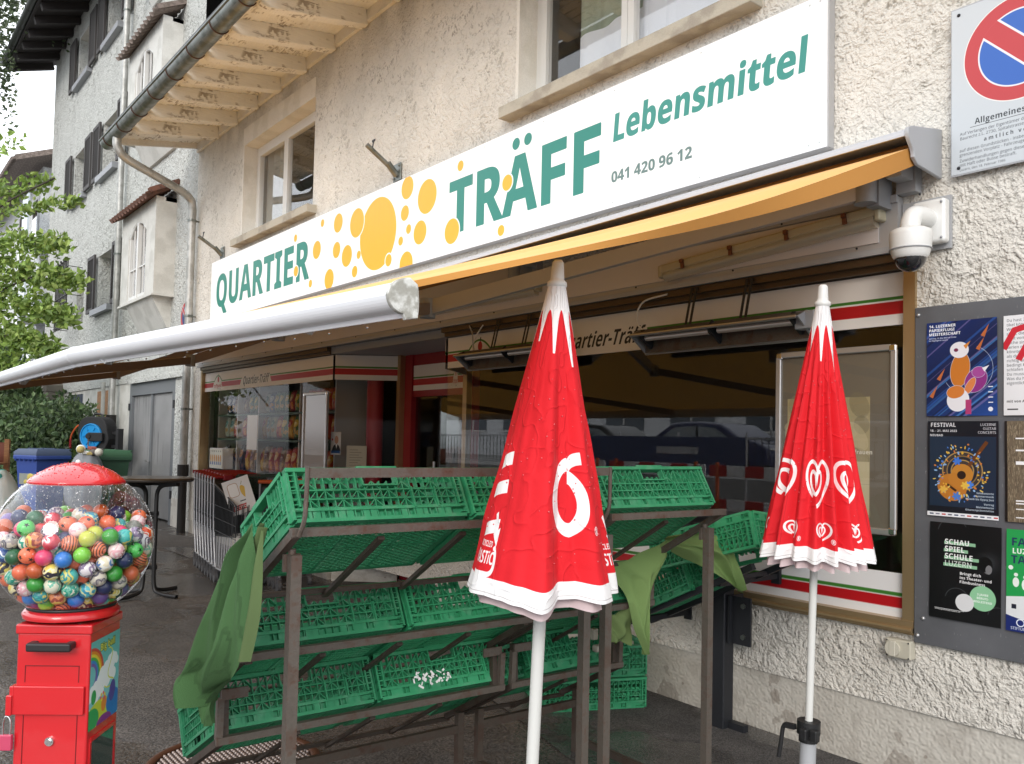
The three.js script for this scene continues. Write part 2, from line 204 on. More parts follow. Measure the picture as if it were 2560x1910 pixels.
  // downpipe
  const dp = obj('downpipe', [tube([[-11.72, 5.42, 1.2], [-11.72, 5.27, 1.19], [-11.74, 5.15, 1.08], [-11.86, 5.05, .72], [-12.0, 4.94, .3], [-12.06, 4.86, .14], [-12.08, 4.74, .1], [-12.08, 4.6, .1]], .055, 70, 14), rod([-12.08, 4.62, .1], [-12.08, 1.08, .1], .053, 16), rod([-12.08, 2.62, .1], [-12.08, 2.68, .1], .058, 16)], M.zincPale, shop);
  obj('cast_pipe', [rod([-12.08, 1.02, .1], [-12.08, .14, .1], .058, 16), cyl(.075, .075, .16, -12.08, .98, .1), cyl(.066, .066, .04, -12.08, .9, .1), cyl(.07, .06, .05, -12.08, .14, .1)], M.castIron, dp);
  for (const y of [4.55, 3.2, 1.9]) obj('pipe_clamp', [cyl(.062, .062, .03, -12.08, y, .1), bx(.02, .02, .09, -12.08, y + .015, .045), bx(.03, .03, .02, -12.02, y + .015, .12)], M.zinc, dp);
  // grey fascia over the windows
  const fas = obj('fascia', [bb(-11.73, -1.95, 2.475, 2.735, .004, .055)], M.aluMatt, shop);
  obj('fascia_panel', bb(-11.70, -2.04, 2.53, 2.70, .056, .062), std([.70, .66, .65], .5), fas);
  obj('fascia_lip', [bb(-11.73, -1.95, 2.47, 2.50, .056, .075), bb(-11.73, -1.95, 2.705, 2.74, .056, .068)], M.greyPale, fas);
  for (let k = 0; k < 14; k++) obj('screw', [sph(.006, -11.5 + k * .72, 2.515, .077, 6, 5), sph(.006, -11.2 + k * .72, 2.715, .07, 6, 5)], M.darkSteel, fas);
  obj('camera_plate', bb(-1.945, -1.725, 2.46, 2.70, .003, .02), M.greyPale, shop);
  // soffit of the entrance recess
  obj('recess_soffit', bb(-7.85, -5.75, 2.4, 2.47, -.8, -.0), M.greyPaint, shop);
}
// ---- display windows
const bandTex = (ax, t0, t1, red2) => ctex(2048, 136, (c, w, h) => { // white film with green line, red stripe, apple mark and the shop's name; ax, t0, t1 are fractions of the length
  c.fillStyle = '#e9e6e2'; c.fillRect(0, 0, w, h); const A = ax * w, gy = h * .485;
  c.strokeStyle = '#3c7a2c'; c.lineWidth = 8; c.beginPath(); c.moveTo(0, gy); c.lineTo(A - 78, gy); c.quadraticCurveTo(A - 10, gy - 78, A + 70, gy); if (t0 !== null) { c.lineTo(t0 * w - 14, gy); c.moveTo(t1 * w + 8, gy); } c.lineTo(w, gy); c.stroke();
  c.fillStyle = '#b3141c'; const y0 = h * .55, y1 = h * .79; const par = (a, b, sa, sb) => { c.beginPath(); c.moveTo(a, y0); c.lineTo(b, y0); c.lineTo(b + sb, y1); c.lineTo(a + sa, y1); c.fill(); };
  par(0, A - 88, 0, -18); if (t0 !== null) { par(A + 62, t0 * w - 24, 18, -22); par(t1 * w + 14, w, 22, 0); } else par(A + 62, w, 18, 0);
  c.beginPath(); c.ellipse(A, gy - 12, 15, 21, 0, 0, 7); c.fill(); c.fillStyle = '#20301a'; c.beginPath(); c.ellipse(A + 2, gy - 42, 4, 10, .2, 0, 7); c.fill();
  c.fillStyle = '#b3141c'; c.font = 'bold 34px sans-serif'; c.textAlign = 'center'; c.save(); c.translate(A - 12, h * .81); c.scale(.92, 1); c.fillText('treffpunkt', 0, 0); c.restore(); c.fillStyle = '#777'; c.font = '13px sans-serif'; c.fillText('frisch & nah', A + 22, h * .93);
  if (t0 !== null) { c.fillStyle = '#26282a'; c.textAlign = 'left'; c.font = 'italic bold 82px sans-serif'; const tw = c.measureText('Quartier-Träff').width; c.save(); c.translate(t0 * w, h * .80); c.transform((t1 - t0) * w / tw * .96, 0, -.12, .92, 0, 0); c.fillText('Quartier-Träff', 0, 0); c.restore(); }
});
const lowTex = ctex(256, 64, (c, w, h) => { c.fillStyle = '#e9e9ea'; c.fillRect(0, 0, w, h); c.fillStyle = '#3c7a2c'; c.fillRect(0, h * .44, w, h * .08); c.fillStyle = '#b8101a'; c.fillRect(0, h * .545, w, h * .24); });
function plate(w, h, d, x, y, z, ry = 0) { const g = new THREE.BoxGeometry(w, h, d); if (ry) g.rotateY(ry); return g.translate(x, y, z); }
const printed = (tex, rough = .45, o = {}) => std([1, 1, 1], rough, 0, { map: tex, ...o });
{
  const showcase = (x0, x1, tex) => {
    const P = obj('display_window', [bb(x0, x1, .715, .775, -.1, .03), x0 < -8 ? bb(x0, x0 + .055, .775, 2.47, -.1, .02) : bb(x1 - .055, x1, .775, 2.47, -.1, .02)], M.gold, shop);
    obj('head_profile', [bb(x0 + .055, x1 - .055, 2.40, 2.43, -.1, .015), bb(x0 + .055, x1 - .055, 2.43, 2.468, -.1, .05)], M.goldDark, P);
    obj('pane', bb(x0 + .05, x1 - .05, .77, 2.40, -.034, -.028), x0 < -8 ? M.glassClear : M.glass, P);
    obj('name_band', plate(x1 - x0 - .11, .25, .003, (x0 + x1) / 2, 2.268, -.0245), printed(tex), P);
    obj('stripe_band', plate(x1 - x0 - .11, .205, .003, (x0 + x1) / 2, .876, -.0245), printed(lowTex), P);
    obj('lower_moulding', [rod([x0, .735, .034], [x1, .735, .034], .014, 8)], M.gold, P);
    return P;
  };
  showcase(-11.72, -7.78, bandTex(.135, .36, .577));
  showcase(-5.82, -1.885, bandTex(.116, .357, .569));
  // glass returns into the entrance, gold end posts
  for (const [xa, sg] of [[-7.8, 1], [-5.8, -1]]) {
    const xb = xa + sg * .42, P = obj('return_window', [bx(.06, 1.75, .06, xb, 1.595, -.55), beam([xa, .745, -.05], [xb, .745, -.55], .06, .06)], M.gold, shop), ry = Math.atan2(.53, .42) * sg, L = Math.hypot(.42, .5);
    obj('pane', plate(L, 1.63, .005, (xa + xb) / 2, 1.585, -.29, ry), M.glassClear, P);
    obj('name_band', plate(L, .25, .003, (xa + xb) / 2 + .006 * sg * 0, 2.268, -.282, ry), printed(ctex(256, 136, (c, w, h) => { c.fillStyle = '#e4e1de'; c.fillRect(0, 0, w, h); c.fillStyle = '#3c7a2c'; c.fillRect(0, h * .45, w, h * .07); c.fillStyle = '#b3141c'; c.fillRect(0, h * .545, w, h * .245); })), P);
    obj('base', plate(L, .7, .12, (xa + xb) / 2, .36, -.32, ry), M.plinth, P);
  }
  obj('red_column', [cyl(.085, .085, 2.3, -7.66, .16, -.42, 24)], M.redPaint, shop);
  const d = obj('entrance_door', [bb(-7.36, -7.22, .15, 2.42, -.66, -.58), bb(-6.30, -6.18, .15, 2.42, -.66, -.58), bb(-7.22, -6.30, 1.98, 2.42, -.66, -.6), bb(-7.22, -6.3, .15, .32, -.65, -.6)], M.redPaint, shop);
  obj('pane', bb(-7.22, -6.3, .32, 1.98, -.64, -.634), M.glassTint, d);
  obj('name_band', plate(.9, .25, .004, -6.76, 2.165, -.596), printed(bandTex(.82, null, null)), d);
  obj('door_bar', [rod([-6.75, .9, -.56], [-6.75, 1.35, -.56], .014)], M.alu, d);
}
// ---------------------------------------------------------------- the tall neighbouring house
const house = thing('neighbour_house', 'tall grey-white rough-cast house with dark shutters and small oriels, left of the shop', 'house');
{
  const wins = []; for (const [y, f] of [[3.97, 0], [6.64, 0], [9.33, 0]]) { wins.push([-18.2, -17.05, y, y + 1.08, .34]); if (y > 5) wins.push([-20.85, -19.6, y, y + 1.08, .34]); }
  const holes = [...wins, [-20.1, -19.42, 3.86, 4.98, .2], [-20.38, -19.2, 1.75, 2.36, .05], [-17.96, -17.1, 1.75, 2.36, .05], [-15.5, -12.98, -.1, 2.42, .12]];
  obj('wall', [wallSheet(-23.6, -12.2, 2.43, 11.4, holes, -.03, .22, 2), bb(-23.64, -23.55, -.2, 11.4, -9, -.035), bb(-23.6, -12.2, 10, 11.4, -9, -8.9)], M.plasterHouse, house);
  obj('base_wall', [wallSheet(-23.6, -15.5, -.2, 2.43, holes, -.05, .22, 2)], M.render, house);
  obj('door_surround', [wallSheet(-15.5, -12.2, -.2, 2.43, holes, -.028, .2, 2)], M.plasterHouse, house);
  obj('door_plinth', bb(-12.97, -12.19, -.1, .62, -.1, -.02), M.plinth, house);
  obj('room', [bb(-23, -12.4, 0, 11, -2.1, -2)], M.dark, house);
  const win = (x0, x1, y0, y1) => {
    const z = -.34, w = obj('window', [bb(x0, x0 + .06, y0, y1, z, z + .05), bb(x1 - .06, x1, y0, y1, z, z + .05), bb(x0, x1, y1 - .06, y1, z, z + .05), bb(x0, x1, y0, y0 + .06, z, z + .05), bb((x0 + x1) / 2 - .04, (x0 + x1) / 2 + .04, y0, y1, z, z + .05)], M.windowWhite, house);
    obj('pane', bb(x0 + .06, x1 - .06, y0 + .06, y1 - .06, z + .015, z + .02), M.glass, w);
    obj('sill', bb(x0 - .12, x1 + .1, y0 - .11, y0, -.34, .08), M.greyPaint, w);
    obj('lintel', bb(x0, x1, y1 - .001, y1 + .02, -.34, -.035), M.cream, w);
  };
  wins.forEach((h) => win(h[0], h[1], h[2], h[3]));
  const shutterGeo = (w, h) => { const L = [bb(0, .06, 0, h, 0, .04), bb(w - .06, w, 0, h, 0, .04), bb(.06, w - .06, 0, .08, 0, .04), bb(.06, w - .06, h - .07, h, 0, .04)]; for (let k = 0; k < 22; k++) L.push(bx(w - .12, .05, .008, w / 2, .1 + k * (h - .2) / 21, .018, .6)); return merge(L); };
  const sg = shutterGeo(.58, 1.14), sn = shutterGeo(.46, 1.14);
  const shut = (x, y, turn, g = sg) => { const m = obj('shutter', g, M.shutter, house); m.position.set(x, y, .012); m.rotation.y = turn; };
  for (const y of [3.95, 6.62, 9.31]) { shut(-18.8, y, 0); shut(-16.85, y, .0); if (y > 5) { shut(-21.5, y, 0); shut(-19.54, y, .0); } }
  // barred window
  const b = obj('barred_window', bb(-20.1, -19.42, 3.86, 4.98, -.2, -.19), M.dark, house);
  { const L = []; for (let k = 0; k < 9; k++) { const x = -21.3 + k * .15; L.push(rod([x + .4, 3.75, .24], [x + .4, 5.18 + .05 * (k % 2), .24], .012, 6), sph(.025, x + .4, 5.2 + .05 * (k % 2), .24, 6, 5)); } for (const y of [3.82, 4.45, 5.05]) L.push(beam([-20.95, y, .24], [-19.65, y, .24], .03, .012), beam([-20.95, y, .24], [-20.95, y, -.03], .02, .012), beam([-19.65, y, .24], [-19.65, y, -.03], .02, .012)); obj('window_grille', L, M.castIron, b); }
  obj('service_hatch', [bb(-20.38, -19.2, 1.75, 2.36, -.1, -.06), ...Array.from({ length: 7 }, (_, k) => bb(-20.34 + k * .16, -20.3 + k * .16, 1.75, 2.36, -.06, -.045))], std([.075, .095, .13], .6), house);
  obj('service_hatch', bb(-17.96, -17.1, 1.75, 2.36, -.1, -.05), M.wood, house);
  obj('rail_pipe', [rod([-17.0, .1, .06], [-17.0, 2.5, .06], .035)], M.render, house);
  // double door with ribbed metal leaves
  const dF = std([.16, .17, .18], .6), leafM = scaled(std([1, 1, 1], .5, .35, { map: dtex(512, (u, v) => { const g = fbm(u, v, 8, 5, 301), s = sstep(.5, .7, vn(u * 64, v * 4, 64, 9)) * sstep(.5, .65, fbm(u, v, 4, 4, 305)); return [.43, .43, .435].map((c) => Math.pow(clamp(c * (.75 + .45 * g) * (1 - .5 * s)), 1 / 2.2)); }, true) }), 1 / 2.6);
  const dd = obj('double_door', [bb(-15.5, -15.36, .2, 2.42, -.12, -.03), bb(-13.12, -12.98, .2, 2.42, -.12, -.03), bb(-15.36, -13.12, 2.2, 2.42, -.12, -.03), bb(-14.28, -14.2, .25, 2.2, -.11, -.045)], dF, house);
  for (const [a, c] of [[-15.36, -14.28], [-14.2, -13.12]]) { const L = [bb(a, c, .25, 2.2, -.11, -.09)]; for (let k = 0; k < 20; k++) { const x = a + .03 + k * (c - a - .06) / 19; L.push(bb(x - .017, x + .017, .27, 2.19, -.09, -.072)); } obj('door_leaf', L, leafM, dd); }
  obj('handle', [bx(.05, .02, .05, -14.3, 1.12, -.03), bx(.14, .02, .02, -14.25, 1.12, 0)], M.alu, dd);
  obj('hinge', [1.95, .6].map((y) => cyl(.02, .02, .12, -13.0, y, -.02, 8)).concat([1.95, .6].map((y) => cyl(.02, .02, .12, -15.47, y, -.02, 8))), M.darkSteel, dd);
  // oriels
  const oriel = (y) => { // y = sill height
    const X0 = -15.18, X1 = -13.25, D = .27, s = new THREE.Shape(), a = (X0 + X1) / 2 - .02; s.moveTo(X0, y - .02); s.lineTo(X1, y - .02); s.lineTo(X1, y + 1.46); s.lineTo(X0, y + 1.46);
    const h = new THREE.Path(), w = .5; h.moveTo(a - w, y + .02); h.lineTo(a - w, y + 1.05); h.quadraticCurveTo(a, y + 1.42, a + w, y + 1.05); h.lineTo(a + w, y + .02); s.holes.push(h);
    const g = new THREE.ExtrudeGeometry(s, { depth: .14, bevelEnabled: false, curveSegments: 14 }).translate(0, 0, D - .14);
    const cs = new THREE.Shape(); cs.moveTo(-.03, y - .5); cs.lineTo(.02, y - .5); cs.lineTo(D, y - .02); cs.lineTo(-.03, y - .02); const c = new THREE.ExtrudeGeometry(cs, { depth: X1 - X0 - .45, bevelEnabled: false }).rotateY(-PI / 2).translate(X1 - .12, 0, 0);
    const o = obj('oriel', [g, bb(X1 - .1, X1, y - .02, y + 1.46, -.03, D - .14), bb(X0, X0 + .1, y - .02, y + 1.46, -.03, D - .14), bb(X0, X1, y + 1.4, y + 1.46, -.03, D - .14), c, bb(X0 - .03, X1 + .03, y - .05, y - .018, -.03, D + .03)], M.render, house);
    const z = D - .015, ws = []; const arc = (q) => y + 1.05 + .19 * (1 - Math.pow((q - a) / w, 2));
    ws.push(bb(a - w, a - w + .06, y + .02, y + 1.06, z - .05, z), bb(a + w - .06, a + w, y + .02, y + 1.06, z - .05, z), bb(a - .04, a + .04, y + .02, y + 1.23, z - .05, z + .01), bb(a - w, a + w, y + .02, y + .07, z - .05, z), tube([[a - w + .02, arc(a - w), z - .02], [a - .25, arc(a - .25), z - .02], [a, arc(a), z - .02], [a + .25, arc(a + .25), z - .02], [a + w - .02, arc(a + w), z - .02]], .035, 16, 6));
    for (const q of [-.27, .27]) ws.push(bb(a + q - .22, a + q + .22, y + .5, y + .52, z - .03, z - .01), bb(a + q - .012, a + q + .012, y + .05, y + 1.18, z - .03, z - .01));
    obj('window_frame', ws, M.windowWhite, o); obj('pane', bb(a - w, a + w, y + .02, y + 1.24, z - .04, z - .035), M.glass, o);
    obj('curtain', bb(a - w - .1, a + w + .1, y, y + 1.3, -.03, -.02), M.dark, o);
    for (let k = 0; k < 13; k++) { const x = X0 - .05 + k * .165; for (let r = 0; r < 2; r++) { const t = new THREE.CylinderGeometry(.085, .085, .26, 8, 1, true, -PI / 2, PI); t.rotateX(PI / 2 - .0); t.rotateX(.55); t.translate(x, y + 1.5 + .13 * (1 - r) + .02, .13 + .22 * r); obj('roof_tile', t, (y > 5 ? M.tileGrey : M.tile), o); } }
    obj('tile_end', beam([X1 + .06, y + 1.72, -.03], [X1 + .06, y + 1.5, D + .12], .12, .07), y > 5 ? M.tileGrey : M.tile, o);
  };
  oriel(3.69); oriel(6.47); oriel(9.25);
  obj('wall_ledge', bb(-15.4, -12.3, 2.4, 2.47, -.03, .03), M.plasterHouse, house);
  // eave with dark rafters
  const ev = obj('roof', [beam([-17.5, 10.72, .92], [-17.5, 12.6, -3.2], 14.4, .1, V3(0, 1, 0)), bb(-24.3, -10.8, 10.62, 10.78, .9, .96)], M.woodDark, house);
  obj('soffit', beam([-17.5, 10.95, -.02], [-17.5, 10.66, .9], 13.3, .03, V3(0, 1, 0)), M.woodDark, ev);
  for (let k = 0; k < 18; k++) obj('rafter', beam([-24.0 + k * .78, 10.86, -.03], [-24.0 + k * .78, 10.56, .88], .12, .16), M.woodDark, ev);
  obj('gutter', [rod([-24.3, 10.72, 1.02], [-10.8, 10.72, 1.02], .08, 12), ...Array.from({ length: 12 }, (_, k) => rod([-24 + k * 1.1, 10.72, 1.02], [-23.97 + k * 1.1, 10.72, 1.02], .09, 12))], std([.06, .065, .06], .5, .5), ev);
  const hp = obj('downpipe', [rod([-16.22, 1.75, .09], [-16.22, 10.7, .09], .055, 14)], M.zincPale, house);
  for (const y of [4.75, 6.9, 9.2]) obj('pipe_clamp', [cyl(.064, .064, .03, -16.22, y, .09), bx(.02, .02, .1, -16.22, y, .03)], M.zinc, hp);
  obj('cast_pipe', [rod([-16.22, .2, .09], [-16.22, 1.8, .09], .06, 14), cyl(.085, .085, .2, -16.22, 1.68, .09), cyl(.075, .075, .06, -16.22, 1.56, .09)], M.castIron, hp);
  obj('vent_cap', [cyl(.03, .03, .08, -16.8, 3.0, .03)], M.render, house);
}
// stone buttress and ladder at the far corner, far white house
{
  const w = thing('stone_wall', 'rough grey stone garden wall end behind the bushes at the house corner', 'wall'), r = rng(5), sm = [.8, 1, 1.2].map((k) => std([.17 * k, .155 * k, .13 * k], .95));
  for (let j = 0; j < 11; j++) { let x = -23.2 + (j % 2) * .12; while (x < -21.7) { const l = .22 + r() * .22; obj('stone', rb(l - .02, .2, .42 + r() * .08, .04, x + l / 2, .42 + j * .215, .05 + r() * .05, 1), sm[Math.floor(r() * 3)], w); x += l; } }
  for (let j = 0; j < 11; j++) obj('stone', rb(.34 + r() * .1, .2, .4, .04, -21.4 + .1 * r(), 1.0 + j * .17 + .0, .1, 1), sm[Math.floor(r() * 3)], w);
  const l = thing('ladder', 'weathered wooden ladder leaning against the stone wall behind the bushes', 'ladder'); const A = [-20.9, .6, .75], B = [-21.6, 3.0, .3]; for (const o of [0, .4]) obj('rail', beam([A[0] + o, A[1], A[2] + o * .3], [B[0] + o, B[1], B[2] + o * .3], .05, .07), M.wood, l); for (let k = 1; k < 9; k++) { const t = k / 9; obj('rung', rod([lerp(A[0], B[0], t), lerp(A[1], B[1], t), lerp(A[2], B[2], t)], [lerp(A[0], B[0], t) + .4, lerp(A[1], B[1], t), lerp(A[2], B[2], t) + .12], .018, 6), M.wood, l); }
  const h = thing('far_house', 'white house with low tiled roof far behind the tree', 'house');
  obj('wall', [bb(-46, -34.2, 0, 11.1, -12, -1.5), bb(-34.3, -33.2, 0, 11.4, -11, -2.2)], scaled(std([1, 1, 1], .9, 0, { map: smoothCol([.74, .75, .75], [.66, .67, .67], 311), bumpMap: plasterBump, bumpScale: .05 }), 1 / 3), h);
  obj('roof', [beam([-40, 10.95, -.5], [-40, 13.6, -7], 13.8, .18, V3(0, 1, 0))], M.tileGrey, h);
  for (let k = 0; k < 26; k++) obj('roof_tile', bx(.42, .1, .5, -46 + k * .5, 11.02, -.62, .35), M.tileGrey, h);
  for (const y of [2.6, 5.4, 8.2]) for (const x of [-35.6, -38.6]) { const w2 = obj('window', [bb(x, x + 1.1, y, y + 1.9, -1.52, -1.44)], M.greyPale, h); obj('pane', bb(x + .1, x + 1.0, y + .1, y + 1.8, -1.43, -1.42), M.glass, w2); obj('back', bb(x + .1, x + 1.0, y + .1, y + 1.8, -1.45, -1.44), std([.18, .2, .22], .8), w2); }
  for (const y of [2.9, 5.6, 8.3]) { const bq = obj('balcony', [bb(-34.3, -33.1, y - .25, y, -2.3, -.9)], M.greyPaint, h); obj('balcony_glass', bb(-34.3, -33.15, y, y + 1.5, -.98, -.92), std([.5, .55, .58], .3), bq); }
}
// ---------------------------------------------------------------- foliage
function leafGeo(w, l, fold = .25) { const g = new THREE.BufferGeometry(); const p = [0, 0, 0, -w * .5, l * .45, w * fold, 0, l, 0, 0, 0, 0, 0, l, 0, w * .5, l * .45, w * fold]; g.setAttribute('position', new THREE.Float32BufferAttribute(p, 3)); g.computeVertexNormals(); return g; }
function leaves(name, parent, pts, size, cols, seed, droop = 0) { // pts: [x,y,z]; many leaf faces with varied tones
  const r = rng(seed), m = std([1, 1, 1], .62); const mm = new THREE.MeshPhysicalMaterial({ roughness: .62, side: THREE.DoubleSide, transmission: .3, thickness: 0 }); const im = new THREE.InstancedMesh(leafGeo(size * .62, size), mm, pts.length), o = new THREE.Object3D(), c = new THREE.Color();
  pts.forEach((p, i) => { o.position.set(...p); o.rotation.set((r() - .5) * 2.2 + droop, r() * 6.3, (r() - .5) * 2.2); o.scale.setScalar(.6 + .75 * r()); o.updateMatrix(); im.setMatrixAt(i, o.matrix); const k = cols[Math.floor(r() * cols.length)], t = .7 + .6 * r(); c.setRGB(k[0] * t, k[1] * t, k[2] * t); im.setColorAt(i, c); });
  im.name = name; stuff(im); im.castShadow = true; parent.add(im); return im;
}
const clump = (r, n, cx, cy, cz, rx, ry, rz, out = []) => { for (let i = 0; i < n; i++) { const a = r() * 6.2832, b = Math.acos(2 * r() - 1), q = Math.pow(r(), .45); out.push([cx + rx * q * Math.sin(b) * Math.cos(a), cy + ry * q * Math.cos(b), cz + rz * q * Math.sin(b) * Math.sin(a)]); } return out; };
{
  const bark = std([.06, .05, .04], .9), limbs = (t, base, list, r0) => { const tr = obj('trunk', tube(base, r0, 24, 8), bark, t); list.forEach((p) => obj('limb', tube(p, r0 * .1, 16, 5), bark, tr)); };
  const G1 = [[.20, .31, .045], [.26, .38, .07], [.14, .23, .04], [.32, .42, .10]], G2 = [[.075, .115, .045], [.10, .14, .06], [.05, .085, .035], [.12, .15, .08]], G3 = [[.07, .13, .045], [.095, .165, .05], [.045, .085, .03], [.13, .19, .075]];
  { // light green tree at the left edge
    const t = thing('leafy_tree', 'bright green leafy tree reaching in from the left edge', 'tree'); const r = rng(11), P = [];
    limbs(t, [[-17.6, 0, 4.0], [-17.5, 2.2, 3.9], [-17.4, 4.2, 3.8], [-17.4, 6.5, 3.8]], [[[-17.4, 3, 3.8], [-16.9, 4.4, 2.8], [-16.2, 5.3, 1.9], [-15.6, 5.75, 1.25]], [[-17.1, 2.6, 3.1], [-16.5, 3.6, 2.2], [-15.9, 4.1, 1.5], [-15.6, 4.2, 1.1]], [[-17.1, 2.2, 3.1], [-16.5, 2.9, 2.2], [-16, 3.2, 1.6]]], .16);
    // branches with leaves hanging from them, open towards the tips
    const spray = (a, b, n, rad, sag) => { for (let i = 0; i < n; i++) { const q = Math.pow(r(), .8), k = rad * (1 - .55 * q) * Math.pow(r(), .6); const an = r() * 6.28; P.push([lerp(a[0], b[0], q) + k * Math.cos(an) * .7, lerp(a[1], b[1], q) - sag * q * q + k * Math.sin(an) * .8, lerp(a[2], b[2], q) + k * (r() - .5) * 1.6]); } };
    spray([-16.9, 5.2, 2.6], [-15.75, 5.95, 1.3], 330, .42, .25); spray([-16.6, 5.0, 2.3], [-15.35, 5.55, .95], 240, .25, .2); spray([-16.7, 4.5, 2.4], [-15.45, 4.9, 1.05], 520, .5, .3); spray([-16.6, 4.1, 2.3], [-15.3, 4.25, .85], 700, .45, .25); spray([-16.7, 3.7, 2.3], [-15.4, 3.7, .95], 820, .5, .3); spray([-16.7, 3.2, 2.3], [-15.55, 3.1, 1.1], 800, .5, .25); spray([-16.7, 2.7, 2.3], [-15.9, 2.55, 1.5], 700, .5, .1); spray([-16.9, 5.8, 2.6], [-16.0, 6.6, 1.7], 90, .35, .2); spray([-16.8, 3.3, 2.4], [-16.3, 4.6, 2.0], 700, .6, 0);
    leaves('crown', t, P, .115, G1, 21, -.6);
  }
  { // hanging birch crown at the top left
    const t = thing('birch_tree', 'grey-green birch with hanging twigs at the top left corner', 'tree'); const r = rng(12), P = [];
    limbs(t, [[-25.5, 0, 3.6], [-25.3, 6, 3.4], [-25, 12, 3.2], [-24.8, 16, 3]], [[[-25.2, 9, 3.3], [-24, 11.5, 2.2], [-22.8, 12.2, 1.3]], [[-25.1, 10.5, 3.2], [-24, 13, 2.2], [-22.4, 13.2, 1]]], .2);
    for (let s = 0; s < 150; s++) { const u = r(), x = -24.3 + 2.6 * u + .2 * r(), z = 2.4 - 2.0 * u + (r() - .5) * 1.2, y0 = 13.4 + r() * 1.4 - u, L = (u < .45 ? 3.2 + 2.6 * r() : 1.2 + 1.6 * r()) * (u > .75 ? .8 : 1); const n = Math.floor(L * 16); let dx = 0; for (let k = 0; k < n; k++) { dx += (r() - .5) * .05; P.push([x + dx + (r() - .5) * .16, y0 - L * k / n + (r() - .5) * .1, z + (r() - .5) * .16]); } }
    leaves('crown', t, P, .12, G2, 22, -1.2);
  }
  { // dense hedge tree, lower left, and bushes in front of the house
    const t = thing('dark_hedge', 'dense dark-leaved tall hedge at the left under the awning edge', 'hedge'); const r = rng(13), P = []; obj('stem', [rod([-19.6, 0, 2.6], [-19.6, 1.6, 2.4], .08), rod([-20.4, 0, 1.7], [-20.3, 1.8, 1.6], .07)], bark, t);
    clump(r, 3200, -20.2, 2.3, 1.6, 1.5, 1.1, 1.0, P); clump(r, 2600, -19.3, 2.0, 1.6, 1.2, 1.1, .8, P); clump(r, 1400, -18.8, 1.6, 2.3, 1.0, 1.0, .7, P); leaves('crown', t, P, .16, G3, 23);
    const specs = [['low_bush', 'spreading green bush behind the blue bin', -16.9, 1.2, 1.5, 1.7, 1.0, .8, 6800, .1], ['feathery_bush', 'feathery green shrub below the house hatches, left of the hose reel', -17.2, 1.25, .8, 1.6, .95, .6, 6000, .09], ['arching_shrub', 'arching pale green shrub between the two wheelie bins', -15.9, .85, .75, .8, .72, .45, 2400, .09]];
    specs.forEach(([n, l, x, y, z, a, b, c, k, s], i) => { const q = thing(n, l, 'bush'); const rr = rng(31 + i), Q = []; obj('stem', [0, 1, 2, 3].map((j) => rod([x + (j - 1.5) * .2, .1, z], [x + (j - 1.5) * .35, y, z + .1 * (j % 2)], .015, 5)), bark, q); for (let m = 0; m < 9; m++) clump(rr, Math.floor(k / 9), x + (rr() - .5) * a * 1.5, y + (rr() - .5) * b, z + (rr() - .5) * c, a * .42, b * .62, c * .6, Q); leaves('crown', q, Q, s, i === 2 ? [...G3, G1[0]] : G3, 41 + i); });
  }
}
